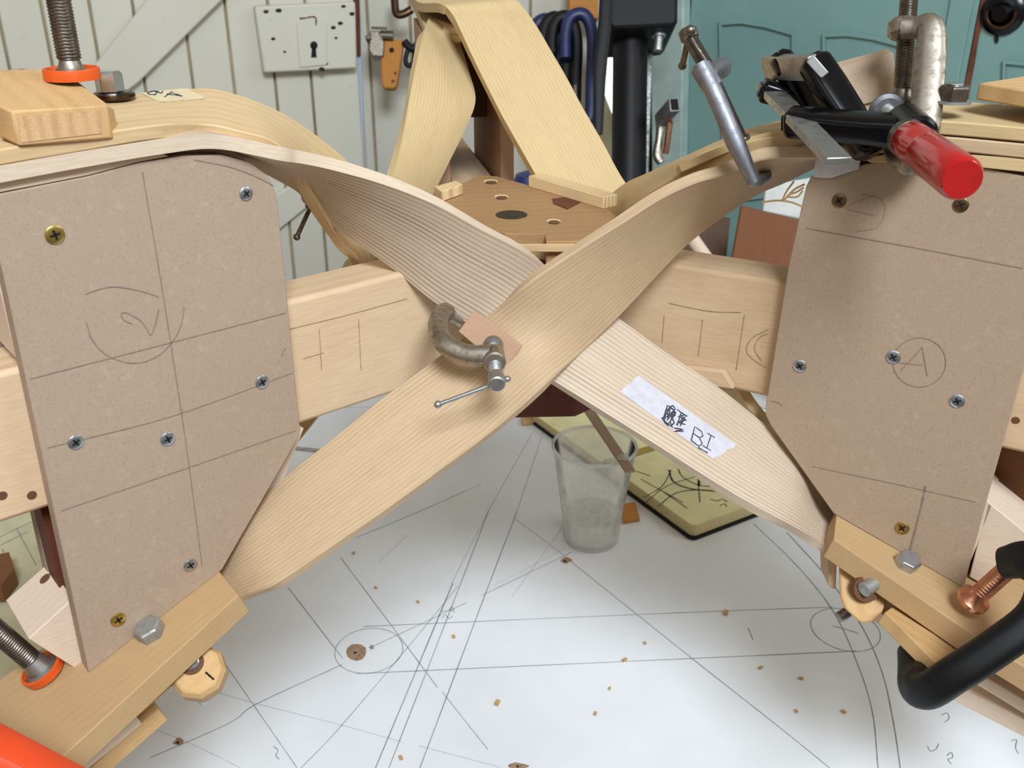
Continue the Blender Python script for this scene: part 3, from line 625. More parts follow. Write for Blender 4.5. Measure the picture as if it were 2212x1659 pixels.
pR2 = [ppen(onR, nR, [(1986+57*math.cos(a), 783+53*math.sin(a)) for a in np.linspace(0, 2*math.pi, 26)], .00045), ppen(onR, nR, [(1945, 801), (1970, 775), (1992, 750)], .0005), ppen(onR, nR, [(1992, 750), (1998, 785), (2003, 813)], .0005), ppen(onR, nR, [(1941, 784), (1993, 789)], .00045)]
pR3 = [ppen(onR, nR, p, .0004) for p in ([(1888, 422), (1830, 449), (1890, 466)], [(1862, 420), (1900, 430), (1912, 455), (1895, 490), (1850, 500)])]
for q in pR: lab(new('pencil_line', *q, 'pencil', rpn, smooth=0), 'pencil line')
lab(new('pencil_mark', *join(*pR2), 'pencil', rpn, smooth=0), 'pencilled letter A in a circle')
lab(new('faint_lines', *join(*pR3), 'pencil_soft', rpn, smooth=0), 'faint pencil arrow')
lab(new('graphite_smudge', *ppen(onR, nR, [(1999, 1050), (1992, 1085), (1966, 1188)], .0012), 'pencil', rpn, smooth=0), 'thick pencil stroke')
for x, y, r, m, sp in ((1813, 433, .0042, 'dull_brass', .7), (2076, 442, .0042, 'dull_brass', .5), (1728, 790, .0043, 'zinc', .7), (1930, 771, .0043, 'zinc', .6), (2068, 866, .0043, 'zinc', .4), (1949, 1140, .0045, 'brass', .8)):
    lab(screw_head(onR(x, y, .0001), nR, r, m, rpn, sp), {'brass': 'brass', 'zinc': 'zinc', 'dull_brass': 'dark brass'}[m]+' countersunk screw')
# ================================================================ BACK FORM
bf = thing('bending_form', 'rear bending form of brown board, seen edge on beneath the rear arch', 'form', BP(.27, 0, .20))
outB = [(.168, .30), (.168, .500), (.185, .522), (.21, .534), (.25, .542), (.32, .552), (.32, .27), (.24, .26)]
for n0 in (.0225, -.0345): form_panel(BP, outB, n0+.012, .012, 'mdf_pad', bf, 'face_panel')
board('top_core', [BP(.24, -.0220, .47), BP(.24, -.0220, .535), BP(.32, -.0220, .540), BP(.32, -.0220, .47)], nB*.0440, 'dark_wood', bf, grain=uB)

# ================================================================ SIX BENT ASH STRIPS
W, TH = .064, .0075
def st(ax, ay, bx, by, dm, sg, w=W):
    lo, hi = 0.0, .045
    for _ in range(30):
        h = (lo+hi)/2; L = np.linalg.norm(at(ax, ay, dm+sg*h)-at(bx, by, dm-sg*h))
        if L < w: lo = h
        else: hi = h
    h = lo if np.linalg.norm(at(ax, ay, dm)-at(bx, by, dm)) < w else 0.0
    return at(ax, ay, dm+sg*h), at(bx, by, dm-sg*h)
def strip(name, stations, mat, label, flip, m=8, w=W):
    a = cat([s[0] for s in stations], m); b = cat([s[1] for s in stations], m); N = len(a); K = 5
    mid = (a+b)/2; V, G = [], []; s = 0.0; ac = np.array([unit(b[i]-a[i]) for i in range(N)])
    T = np.array([unit(mid[min(i+1, N-1)]-mid[max(i-1, 0)]) for i in range(N)])
    nn = np.array([unit(np.cross(T[i], ac[i])) for i in range(N)])*(1 if flip else -1)
    for i in range(N):
        if i: s += np.linalg.norm(mid[i]-mid[i-1])
        for lay in (0, 1):
            for k in range(K):
                t = k/(K-1); V.append(a[i]+(b[i]-a[i])*t-nn[i]*TH*lay); G.append((s, t*w, lay*TH*.6))
    F = []; R = 2*K
    for i in range(N-1):
        o, p = i*R, (i+1)*R
        for k in range(K-1):
            F.append([o+k, o+k+1, p+k+1, p+k]); F.append([o+K+k+1, o+K+k, p+K+k, p+K+k+1])
        F.append([o+K, o, p, p+K]); F.append([o+K-1, o+2*K-1, p+2*K-1, p+K-1])
    for o in (0, (N-1)*R):
        for k in range(K-1): F.append([o+k, o+k+1, o+K+k+1, o+K+k])
    G = np.array(G)+A(random.random()*5, random.random()*5, 0)
    o = new(name, V, F, mat, None, G, .0008, 40, seg=1)
    return tag(o, label, 'wood strip', 'steam-bent ash strips'), a, b, nn
STRIPS = {}
# front-left: from the left form's top, behind the crossing, to the right form's foot
zl = .5245
S1 = [(LP(-.064, .004, zl-.002), LP(-.064, -.060, zl-.002)), (LP(-.02, .004, zl), LP(-.02, -.060, zl)), (LP(.02, .004, zl+.0012), LP(.02, -.060, zl+.0015)), (LP(.05, .004, .5245), LP(.054, -.060, .5235)),
      st(600, 346, 622, 402, .566, -1), st(660, 355, 655, 437, .583, -1), st(736, 372, 690, 468, .598, -1), st(836, 401, 770, 525, .610, -1), st(937, 441, 850, 582, .620, -1), st(1037, 495, 935, 650, .628, -1), st(1137, 548, 1020, 705, .634, -1),
      st(1240, 622, 1112, 770, .637, 1), st(1340, 690, 1205, 828, .640, 1), st(1440, 762, 1310, 893, .643, 1), st(1540, 828, 1420, 962, .647, 1), st(1612, 884, 1510, 1020, .650, 1), st(1690, 950, 1600, 1075, .652, 1), st(1748, 1008, 1690, 1124, .654, 1),
      (RI(.006, -.052, -.0165), RI(-.006, .012, -.0165)), (RI(-.03, -.050, -.0165), RI(-.036, .014, -.0165)), (RI(-.15, -.044, -.0165), RI(-.15, .020, -.0165))]
STRIPS['S1'] = strip('ash_strip', S1, 'ash_pale', 'bent ash strip from the left form top to the right form foot, taped BI', False)
# front-right: from the right form's top, in front of the crossing, to the left form's foot
S2 = [(RP(.085, .003, .5175), RP(.085, -.061, .5175)), (RP(.04, .003, .5185), RP(.04, -.061, .5185)), (RP(-.01, .003, .5175), RP(-.01, -.061, .516)), (RP(-.042, .003, .509), RP(-.046, -.061, .505)),
      st(1665, 343, 1702, 393, .602, -1), st(1600, 364, 1640, 420, .610, -1), st(1560, 379, 1585, 455, .614, -1), st(1499, 396, 1530, 494, .617, -1), st(1425, 430, 1480, 535, .619, -1), st(1346, 480, 1425, 592, .620, -1), st(1240, 545, 1340, 683, .620, -1), st(1140, 612, 1255, 765, .620, -1),
      st(1042, 690, 1172, 835, .619, 1), st(940, 775, 1070, 925, .617, 1), st(830, 856, 950, 1015, .614, 1), st(720, 945, 830, 1102, .610, 1), st(640, 1008, 738, 1164, .608, 1), st(565, 1072, 650, 1224, .608, 1), st(500, 1125, 580, 1268, .610, 1),
      (LI(-.012, -.052, -.0165), LI(-.008, .012, -.0165)), (LI(-.04, -.050, -.0165), LI(-.04, .014, -.0165)), (LI(-.16, -.044, -.0165), LI(-.16, .020, -.0165))]
STRIPS['S2'] = strip('ash_strip', S2, 'ash_front', 'bent ash strip from the right form top down in front to the left form foot', True)
# left-back: broad top face, label A2
S3 = [(LP(-.064, -.060, .5435), LP(-.064, .004, .5375)), (LP(-.02, -.060, .5450), LP(-.02, .004, .5393)), (LP(.02, -.060, .5465), LP(.02, .004, .5405)),
      st(430, 190, 445, 268, .548, 1), st(505, 202, 515, 282, .556, 1), st(560, 221, 590, 304, .567, 1), st(620, 249, 640, 352, .584, 1), st(690, 296, 675, 415, .612, 1), st(760, 356, 703, 468, .640, 1), st(815, 430, 738, 522, .672, 1), st(850, 510, 782, 582, .70, 1),
      (BP(.10, -.115, .375), BP(.06, -.105, .33)), (BP(.20, -.04, .30), BP(.17, -.06, .27)), (BP(.30, -.03, .268), BP(.30, .03, .268))]
STRIPS['S3'] = strip('ash_strip', S3, 'ash_top', 'bent ash strip with a small cream tape label, curving back from the left form top', False)
# right-back
S4 = [(RP(.085, -.061, .5345), RP(.085, .003, .5335)), (RP(.04, -.061, .536), RP(.04, .003, .5345)), (RP(-.01, -.061, .536), RP(-.01, .003, .5335)), (RP(-.045, -.061, .533), RP(-.042, .003, .5265)),
      st(1640, 271, 1640, 300, .612, 1), st(1560, 300, 1560, 330, .634, 1), st(1470, 341, 1470, 374, .662, 1), st(1400, 372, 1398, 420, .690, 1), st(1345, 398, 1365, 470, .725, 1), st(1300, 440, 1340, 530, .755, 1), st(1270, 500, 1315, 590, .780, 1),
      (BP(.09, .10, .36), BP(.06, .09, .32)), (BP(.20, .04, .30), BP(.17, .06, .27)), (BP(.30, .03, .268), BP(.30, -.03, .268))]
STRIPS['S4'] = strip('ash_strip', S4, 'ash_yellow', 'bent ash strip curving back from the right form top towards the hub', True)
# back-left
S5 = [(BP(.36, -.033, .5700), BP(.36, .031, .5700)), (BP(.28, -.033, .5580), BP(.28, .031, .5580)), (BP(.225, -.033, .550), BP(.225, .031, .550)), st(927, 34, 1000, 66, .858, 1, .062), st(914, 76, 996, 96, .846, -1, .058), st(900, 135, 1012, 150, .825, -1, .062), st(884, 215, 1027, 217, .812, -1, .064), st(872, 285, 1002, 285, .800, -1, .064), st(856, 355, 970, 351, .788, -1, .064), st(838, 420, 936, 420, .776, -1, .064), st(810, 510, 885, 520, .760, -1, .064), st(780, 590, 850, 600, .745, -1, .064),
      (LP(.13, -.100, .375), LP(.15, -.062, .335)), (LP(.06, -.090, .315), LP(.075, -.058, .270)), (LI(-.03, -.046, -.0245), LI(-.03, .012, -.0245)), (LI(-.17, -.044, -.0245), LI(-.17, .020, -.0245))]
STRIPS['S5'] = strip('ash_strip', S5, 'ash_yellow', 'bent ash strip, left leg of the rear arch, pale face towards us', True)
# back-right
W6 = .069
S6 = [(BP(.44, -.036, .600), BP(.44, .033, .600)), (BP(.34, -.036, .584), BP(.34, .033, .584)), (BP(.27, -.036, .570), BP(.27, .033, .570)), st(950, 8, 1105, -6, .845, -1, W6), st(975, 28, 1135, 22, .838, -1, W6), st(995, 66, 1165, 66, .830, -1, W6), st(1014, 108, 1187, 104, .823, -1, W6), st(1048, 178, 1222, 164, .813, -1, W6), st(1087, 254, 1258, 231, .803, -1, W6), st(1130, 330, 1300, 304, .794, -1, W6), st(1170, 398, 1342, 381, .785, -1, W6), st(1225, 475, 1395, 455, .773, -1, W6), st(1300, 565, 1440, 535, .752, -1, W6),
      st(1410, 700, 1500, 650, .775, -1, W6), st(1490, 790, 1560, 755, .768, -1, W6), st(1540, 862, 1592, 840, .745, 1, W6), st(1600, 945, 1645, 915, .722, 1, W6),
      (RI(.024, -.024, -.0285), RI(.030, -.088, -.0255)), (RI(-.03, -.020, -.0245), RI(-.03, -.084, -.0245)), (RI(-.16, -.01, -.0245), RI(-.16, -.074, -.0245))]
STRIPS['S6'] = strip('ash_strip', S6, 'ash_yellow', 'bent ash strip, wide right leg and crown of the rear arch', True, w=W6)

# tape labels on strips: curved patches that follow a strip's visible face
def on_strip(key, x, y, lift):
    """the point of the strip's visible face that the photograph shows nearest to (x, y)"""
    o, a, b, nn = STRIPS[key]; r = unit(ray(x, y)); best = None
    for i in range(len(a)-1):
        for tri in ((a[i], b[i], b[i+1]), (a[i], b[i+1], a[i+1])):
            n = np.cross(tri[1]-tri[0], tri[2]-tri[0]); q = n@r
            if abs(q) < 1e-12: continue
            p = C0+r*(((tri[0]-C0)@n)/q); L = n@n
            c = [np.cross(tri[(k+1) % 3]-tri[k], p-tri[k])@n/L for k in range(3)]
            sc = min(min(c), 0)
            if best is None or sc > best[0]:
                w = [max(k, 0) for k in (c[1], c[2], c[0])]; t = sum(w); best = (sc, sum(wk*v for wk, v in zip(w, tri))/t, nn[i])
    return best[1]+best[2]*lift
def tape(key, quad, nu, nv, mat, parent, jag=2.5):
    V, F = [], []
    for i in range(nu+1):
        for j in range(nv+1):
            u, w = i/nu, j/nv
            jx = (random.random()-.5)*2*jag if i in (0, nu) else 0
            p = (1-u)*(1-w)*A(*quad[0])+u*(1-w)*A(*quad[1])+u*w*A(*quad[2])+(1-u)*w*A(*quad[3])
            q = on_strip(key, p[0]+jx, p[1]+jx*.5, .0003)
            V.append(q)
    for i in range(nu):
        for j in range(nv): F.append([i*(nv+1)+j, (i+1)*(nv+1)+j, (i+1)*(nv+1)+j+1, i*(nv+1)+j+1])
    return new('tape_label', V, F, mat, parent)
def write(key, strokes, w, parent, mat='pen_ink', lift=.0006):
    rs = []
    for s in strokes:
        P = [on_strip(key, x, y, lift) for x, y in (dens2(s))]
        P = [p for p in P if p is not None]
        if len(P) > 1: rs.append(ribbon(P, w, unit(C0-P[0])))
    return new('handwriting', *join(*rs), mat, parent, smooth=0)
def dens2(s):
    out = []
    for p, q in zip(s[:-1], s[1:]):
        for k in range(4): out.append((p[0]+(q[0]-p[0])*k/4, p[1]+(q[1]-p[1])*k/4))
    return out+[s[-1]]
t1 = tag(tape('S1', [(1380, 812), (1592, 962), (1540, 992), (1338, 846)], 14, 5, 'masking_tape', None), 'white tape label lettered BI on the lower front strip', 'label')
def BL(u, v): return (1340+u*.82-v*.30, 845+u*.585+v*.42)
def bxy(o, e1, e2, pts): return [(o[0]+e1[0]*u+e2[0]*v, o[1]+e1[1]*u+e2[1]*v) for u, v in pts]
e1, e2 = (24, 18), (-9, 30)                # letter axes in the photo: along the tape, down the letter
Bs = [[(0, 1), (0, 0), (.6, 0), (.8, .22), (.55, .46), (0, .48)], [(.55, .46), (.9, .68), (.7, 1), (0, 1)]]
st_ = [bxy((1500, 922), e1, (-8, 30), s) for s in Bs]+[[(1527, 936), (1543, 946)], [(1535, 941), (1526, 968)], [(1517, 963), (1535, 974)], [(1507, 967), (1528, 979)]]
write('S1', st_, .0007, t1)
scr = [bxy((1441, 876), e1, (-10, 32), s) for s in Bs]*2+[[(1432, 905), (1448, 880), (1440, 910), (1456, 885), (1447, 912), (1460, 890)], [(1428, 905), (1437, 898), (1434, 912), (1442, 920), (1446, 910), (1452, 925)],
     [(1462, 885), (1478, 897), (1464, 900), (1482, 908), (1462, 912), (1480, 918)], [(1470, 893), (1462, 920)], [(1455, 925), (1475, 928), (1456, 932), (1476, 932)], [(1468, 890), (1484, 900)], [(1475, 897), (1468, 922), (1480, 900), (1460, 918)], [(1436, 890), (1452, 876), (1458, 884), (1438, 902), (1456, 896)]]
write('S1', scr, .0008, t1)
t2 = tag(tape('S3', [(282, 190), (390, 184), (446, 214), (345, 222)], 10, 4, 'masking_tape_cream', None), 'cream tape label lettered A2 upside down on the left form top', 'label')
write('S3', [[(318, 203), (330, 199), (340, 201), (335, 207), (322, 206), (318, 203)], [(336, 198), (348, 204), (352, 199)], [(355, 212), (372, 200)], [(360, 205), (394, 210)], [(394, 210), (372, 203)]], .0006, t2)

# ================================================================ CAULS AND CLAMPING BLOCKS
cl_top = [LI(.0, -.046, 0), LI(-.0035, .029, 0), LI(-.128, .0435, 0), LI(-.20, .050, 0), LI(-.20, -.048, 0)]
lc = tag(board('clamping_board', cl_top, -NL*.016, 'beech', grain=eL), 'tan clamping board under the left form foot, with a grey bolt head', 'board')
cr_top = [RI(.0, -.046, 0), RI(-.002, -.002, 0), RI(-.0075, .027, 0), RI(-.112, .042, 0), RI(-.19, .045, 0), RI(-.19, -.048, 0)]
rc = tag(board('clamping_board', cr_top, -NR*.016, 'beech', grain=eR), 'orange-tan clamping board under the right form foot, with a shiny bolt head', 'board')
# bottom boards below the strips
lb = tag(board('backing_board', [onLI(343, 1532, -.048), onLI(343, 1532, -.048)-nL*.07, onLI(343, 1532, -.048)-nL*.07-eL*.12, onLI(343, 1532, -.048)-eL*.12+nL*.006], -NL*.012, 'pine_block', grain=eL), 'golden backing board at the bottom left, below the strip ends', 'board')
wg1 = tag(board('packing_piece', [onLI(290, 1545, -.036), onLI(290, 1545, -.036)-nL*.05, onLI(290, 1545, -.036)-nL*.05-eL*.11, onLI(290, 1545, -.036)-eL*.11], -NL*.010, 'pale_block', grain=eL), 'pinkish packing strip between the left backing board and strip ends', 'packing')
rb = tag(board('backing_board', [at(1912, 1322, .612), at(1942, 1300, .645), at(2085, 1400, .615), at(2040, 1450, .580)], -NR*.010, 'pine_block', grain=eR), 'golden wedge-shaped board inside the black clamp at lower right', 'board')
wg2 = tag(board('packing_piece', [RI(-.055, .020, -.0365), RI(-.055, -.03, -.0365), RI(-.185, -.03, -.0365), RI(-.185, .022, -.0365)], -NR*.009, 'pale_block', grain=eR), 'thin pale packing strip below the right strip ends', 'packing')
wg3 = tag(board('packing_piece', [RI(-.118, .012, -.062), RI(-.118, -.02, -.062), RI(-.190, -.02, -.050), RI(-.190, .018, -.050)], -NR*.012, 'pale_block', grain=eR), 'pale stick poking out below the black clamp at lower right', 'packing')
def hexhead(c, n, r, h, mat, nm, parent=None, ph=0.0, ch=.12):
    return new(nm, *lathe(c, n, [(r, 0), (r, h*.85), (r*(1-ch), h), (.0001, h)], 6, ph, close=False), mat, parent, smooth=20, bevel=.0004)
# bolts through the cauls with wooden nuts underneath
def knob(name, c, n, r, h, mat, par, ph):
    return new(name, *lathe(c, n, [(r*.86, 0), (r, h*.15), (r, h*.85), (r*.86, h)], 9, ph), mat, par, g=gc(lathe(c, n, [(r*.86, 0), (r, h*.15), (r, h*.85), (r*.86, h)], 9, ph)[0], eL), bevel=.001, smooth=30)
c = onLI(328, 1368, 0)
bt = thing('coach_bolt', 'grey galvanised hexagon bolt on the left clamping board', 'bolt', c)
hexhead(c+NL*.0002, NL, .0088, .0075, 'galvanised', 'bolt_head', bt, .3)
kc = at(428, 1442, .585); 
new('bolt_shank', *cyl(c-NL*.0001, c-NL*.07, .0045), 'steel', bt)
kd = c-NL*.075
wn1 = thing('wooden_nut', 'many-sided wooden knob threaded on the bolt under the left board', 'nut', at(430, 1445, .60))
kbase = at(437, 1462, .598); kn = unit(NL*.75+nL*.45)
kp = lathe(kbase, kn, [(.0145, 0), (.0165, .004), (.0165, .015), (.0140, .019)], 9, .3)
new('knob_body', *kp, 'pine_block', wn1, gc(kp[0], uL), .001, 30)
ktop = hit(414, 1432, kbase+kn*.019, kn)
new('bolt_end', *cyl(ktop-kn*.002+uL*.001, ktop+kn*.0025, .0048, ch=.0008), 'zinc', wn1)
lab(new('dark_hole', *lathe(ktop+kn*.0001, kn, [(.0072, 0), (.007, .0003)], 20), 'wood_knot', wn1, smooth=0), 'dark bore round the bolt')
crk = [ribbon(dens([hit(x0, y0, kbase+kn*.0193, kn), hit(x1, y1, kbase+kn*.0193, kn)]), .0012, kn) for x0, y0, x1, y1 in ((444, 1452, 462, 1468),)]
lab(new('split', *crk[0], 'black_gap', wn1, smooth=0), 'dark split')
c = onRI(1955, 1222, 0)
bt2 = thing('coach_bolt', 'shiny hexagon bolt head on the right clamping board', 'bolt', c)
hexhead(c+NR*.0002, unit(NR+nR*.25), .0078, .0085, 'zinc', 'bolt_head', bt2, .2)
wn2 = thing('wooden_nut', 'rounded wooden block holding the bolt end under the right board', 'nut', at(1855, 1290, .645))
kb2 = [at(1808, 1195, .652), at(1812, 1290, .640), at(1822, 1318, .636), at(1858, 1352, .630), at(1892, 1346, .628), at(1910, 1318, .630), at(1910, 1275, .640), at(1870, 1220, .650)]
v, f = prism(kb2, (uL*.8+A(0, .6, 0))*.022); new('knob_body', v, f, 'pine_block', wn2, gc(v, Z), .003, 30, seg=3)
pc = [at(1788, 1190, .668), at(1790, 1268, .660), at(1806, 1276, .658), at(1810, 1196, .664)]
v, f = prism(pc, A(0, .02, 0)); new('side_piece', v, f, 'ash_front', wn2, gc(v, Z), .001, 30)
new('bolt_shank', *cyl(at(1866, 1274, .626), at(1912, 1246, .634), .0048), 'galvanised', wn2)
lab(new('dark_hole', *lathe(at(1868, 1270, .6355), -FW, [(.0092, 0), (.0085, .004)], 20), 'wood_knot', wn2, smooth=0), 'dark bore round the bolt')
new('bolt_tip', *thread(at(1832, 1322, .652), at(1812, 1334, .650), .0038, .0012), 'dark_steel', wn2)

# top-left pine block, nut and washer
zb = .5475
def solve_block():
    q = lambda x, y: onL(x, y, .008)
    return [q(35, 320), q(250, 292), q(232, 228), q(30, 240)]
fb = [onL(35, 319, .006), onL(232, 298, .006), onL(230, 226, .006), onL(25, 240, .006)]
NBK = -.068
top_ = [fb[3], fb[2], onL(246, 236, -.001), onL(132, 147, NBK), onL(-40, 152, NBK), onL(-14, 222, -.006)]
thk = Z*(((fb[3][2]-fb[0][2])+(fb[2][2]-fb[1][2]))/2)
pbk = tag(board('clamping_block', top_, -thk, 'pine_block', grain=nL, bevel=.0010), 'pine block under the upright clamp screw on the left form', 'block')
bn = unit(np.cross(top_[1]-top_[0], top_[3]-top_[0])); bn = bn if bn[2] > 0 else -bn
endg = [onL(x, y, .0062) for x, y in [(46, 308), (220, 288), (217, 238), (40, 252)]]
v, f = prism(endg, nL*.0002); lab(new('end_grain', v, f, 'end_grain', pbk, gc(v, nL), 0, 0), 'rough brown end grain')
for x, y in ((45, 153), (58, 187)):
    q_ = hit(x, y, top_[0], bn); lab(new('plugged_hole', *lathe(q_, bn, [(.0042, 0), (.004, .0002)], 16), 'torn_brown', pbk, smooth=0), 'small filled hole')
c = on_strip('S3', 246, 214, .0002)
nt = thing('nut_and_washer', 'bright domed nut over a bronze washer beside the pine block', 'nut', c)

new('washer', *lathe(c, Z, [(.0105, 0), (.0115, .0012), (.0112, .0028), (.0095, .0036), (.004, .0037)], 28), 'bronze', nt)
hexhead(c+Z*.0042-RX*.001, Z, .0074, .0105, 'chrome', 'nut', nt, .25, .2)
WO_nt = None

# ================================================================ CLAMPS
def clamp_screw(par, p, q, r, pitch, mat): return new('screw', *thread(p, q, r, pitch), mat, par)
# orange-shoe clamp on the pine block (its frame is out of the picture, up and left)
foot = hit(158, 174, top_[0], bn)+Z*.0008
oc = thing('g_clamp', 'upright threaded clamp screw with an orange ring foot on the pine block', 'clamp', foot)
clamp_screw(oc, foot+Z*.010, foot+Z*.17, .0062, .0016, 'dark_steel')
new('swivel_foot', *lathe(foot, Z, [(.0125, 0), (.0125, .002), (.009, .0035), (.006, .006), (.0045, .011)], 28), 'cast_iron', oc)
R0 = .0138
new('orange_ring', *lathe(foot, Z, [(R0, 0), (R0, .0045), (R0-.0003, .0055), (R0-.0014, .0055), (R0-.0018, .0045), (R0-.0020, .0006)], 40, close=False), 'orange_plastic', oc)
fr = [foot+Z*.165, foot+Z*.165-uL*.04, foot+Z*.14-uL*.085, foot+Z*.02-uL*.095, foot-Z*.10-uL*.095]
new('frame', *sweep(fr, .009, .012, nL, power=4), 'orange_paint', oc)
# second orange clamp at the lower left
f2 = onLI(98, 1452, .0008); d2 = unit(at(-10, 1360, .545)-at(98, 1452, .566))
oc2 = thing('g_clamp', 'orange clamp at the bottom left corner with threaded screw and orange ring', 'clamp', f2)
clamp_screw(oc2, f2+d2*.012, f2+d2*.12, .0063, .0016, 'dark_steel')
new('swivel_foot', *lathe(f2, d2, [(.0115, .001), (.0115, .003), (.008, .005), (.0062, .013)], 28), 'steel', oc2)
new('orange_ring', *lathe(f2, unit(d2*.6+NL*.6), [(.0120, 0), (.0125, .005), (.0110, .0055), (.0106, .001)], 36, close=False), 'orange_plastic', oc2)
fr = [at(-130, 1270, .50), at(-330, 1380, .47), at(-300, 1520, .465), at(-150, 1585, .465), at(0, 1662, .470), at(170, 1750, .48)]
new('frame', *sweep(fr, .0125, .0155, unit(at(0, 1500, .46)-at(0, 1700, .47)), power=5, m=6), 'orange_paint', oc2)
# small iron clamp at the crossing with its MDF pad
padn = unit(np.cross(at(1125, 742, .612)-at(1022, 668, .612), at(1060, 810, .612)-at(1022, 668, .612))); padn = padn if padn[1] < 0 else -padn
pad_px = [(1022, 667), (1128, 746), (1098, 800), (1070, 778), (990, 712)]
dP = .6165
pad = tag(board('clamp_pad', [at(x, y, dP) for x, y in [(1024, 670), (1128, 746), (1092, 802), (990, 716)]], -padn*.003+padn*.006*0, 'mdf_pad', bevel=.0005), 'small square MDF pad under the clamp at the crossing', 'pad')
gcl = thing('g_clamp', 'small old iron clamp gripping the strips where they cross', 'clamp', at(1068, 760, .60))
fr = [at(1000, 690, .655), at(962, 674, .650), at(946, 700, .628), at(958, 740, .606), at(1005, 764, .597), at(1062, 768, .592)]
new('frame', *sweep(fr, [.006, .006, .0065, .0065, .006, .0065], [.0055, .0075, .0085, .0085, .006, .0055], unit(C0-at(960, 720, .62)), power=2.6, m=6), 'cast_iron', gcl)
sa = unit(at(1072, 828, .566)-at(1065, 752, .606))
new('boss', *cyl(at(1066, 764, .6), at(1069, 785, .584), .0068, ch=.001), 'cast_iron', gcl)
clamp_screw(gcl, at(1065, 745, .610), at(1072, 822, .569), .0043, .0011, 'steel')
new('swivel_foot', *lathe(at(1065, 742, .613), sa, [(.0058, 0), (.0066, .003), (.0052, .007), (.004, .009)], 20), 'steel', gcl)
hd = at(1073, 826, .566)
new('screw_head', *cyl(hd-sa*.008, hd+sa*.003, .0050, ch=.0008), 'steel', gcl)
ba, bb_ = at(946, 874, .575), at(1096, 819, .572)
new('tommy_bar', *join(cyl(ba, bb_, .0013, 12), ball(ba, .0024), ball(bb_, .0021)), 'steel', gcl)
# slim clamp holding the upper right strips
sg = thing('g_clamp', 'slim grey clamp gripping the edges of the upper right strips', 'clamp', at(1622, 385, .565))
fr = [at(1512, 138, .560), at(1545, 205, .560), at(1590, 310, .562), at(1628, 392, .568)]
new('frame', *sweep(fr, [.0045, .0052, .0055, .0038], [.0045, .006, .006, .006], unit(ray(1560, 250)), power=2.4), 'aluminium', sg)
new('lower_jaw', *sweep([at(1622, 385, .570), at(1634, 392, .585), at(1655, 378, .60)], .0035, .0035, Z, m=3), 'aluminium', sg)
new('upper_jaw', *sweep([at(1532, 160, .562), at(1552, 150, .575), at(1562, 145, .59)], .005, .006, Z, m=3), 'aluminium', sg)
new('nut_boss', *cyl(at(1510, 140, .5615), at(1544, 195, .5615), .0062, ch=.0015), 'aluminium', sg)
clamp_screw(sg, at(1486, 75, .566), at(1530, 150, .566), .0045, .0012, 'dark_steel')
clamp_screw(sg, at(1540, 170, .572), at(1600, 300, .575), .0042, .0012, 'dark_steel')
new('screw_head', *cyl(at(1483, 62, .567), at(1492, 88, .567), .0055, ch=.0012), 'dark_steel', sg)
new('tommy_bar', *join(cyl(at(1491, 66, .560), at(1474, 142, .585), .0019, 12), ball(at(1491, 66, .560), .0032), ball(at(1474, 142, .585), .0026)), 'dark_steel', sg)
new('screw_pad', *cyl(at(1600, 296, .578), at(1604, 306, .578), .005), 'dark_steel', sg)
# large iron clamp at the right, over the right form
ig = thing('g_clamp', 'large iron clamp standing over the right form, screw at its left', 'clamp', at(1985, 290, .55))
fr = [at(1950, 62, .560), at(1982, 60, .556), at(2010, 62, .550), at(2010, 120, .546), at(2004, 200, .542), at(1994, 290, .538), at(1978, 352, .536), at(1945, 345, .545), at(1922, 308, .560)]
new('frame', *sweep(fr, [.0065, .006, .0075, .0085, .0085, .0085, .0065, .006, .005], [.008, .008, .008, .0065, .0065, .0065, .006, .006, .006], unit(ray(2000, 200)), power=3, m=6), 'cast_iron', ig)
new('nut_boss', *cyl(at(1952, 42, .563), at(1950, 82, .563), .0085, ch=.002), 'cast_iron', ig)
clamp_screw(ig, at(1968, -60, .568), at(1948, 208, .566), .0052, .0016, 'dark_steel')
new('swivel_foot', *lathe(at(1946, 224, .566), Z, [(.0095, 0), (.009, .003), (.0055, .006), (.0045, .009)], 24), 'dark_steel', ig)
# black F clamp with the red handle
fcl = thing('f_clamp', 'black bar clamp with a glossy red handle on the right form', 'clamp', at(1830, 345, .52))
b0, b1 = at(1655, 186, .60), at(1812, 350, .497); bd = unit(b1-b0); bx = unit(RX-bd*(RX@bd)); by = np.cross(bx, bd)
new('bar', *boxm((b0+b1)/2, bd*np.linalg.norm(b1-b0)/2, bx*.0066, by*.0024), 'steel', fcl, bevel=.0007)
def jaw(p, q, a_, b_, up, nm, par):
    p, q = A(*p), A(*q); ts = [0, .004, .012, .025, .045, .07, .3, .5, .7, .93, .955, .975, .988, .996, 1]
    k = [max(.35, 1-(1-min(min(t, 1-t)/.07, 1))**2)**.5 for t in ts]
    f = lambda l: [float(np.interp(t*3, range(4), l))*c for t, c in zip(ts, k)]
    return new(nm, *sweep([p+(q-p)*t for t in ts], f(a_), f(b_), up, power=4, m=0, n=22), 'black_enamel', par)
j0 = b0+bd*.006
jaw(at(1640, 192, .592), at(1800, 238, .592), [.0070, .0062, .006, .006], [.0085, .0075, .0075, .009], bd, 'fixed_jaw', fcl)
j1 = at(1708, 258, .556)
jaw(at(1694, 262, .560), at(1972, 285, .520), [.0085, .0078, .0078, .0088], [.0075, .0085, .0085, .0085], bd, 'sliding_arm', fcl)
h0, h1 = at(1940, 272, .524), at(2078, 388, .432); hdv = unit(h1-h0)
new('arm_eye', *cyl(at(1950, 262, .532), at(1985, 295, .508), .0105, ch=.002), 'black_enamel', fcl)
clamp_screw(fcl, at(1915, 240, .552), at(1950, 270, .528), .0045, .0012, 'steel')
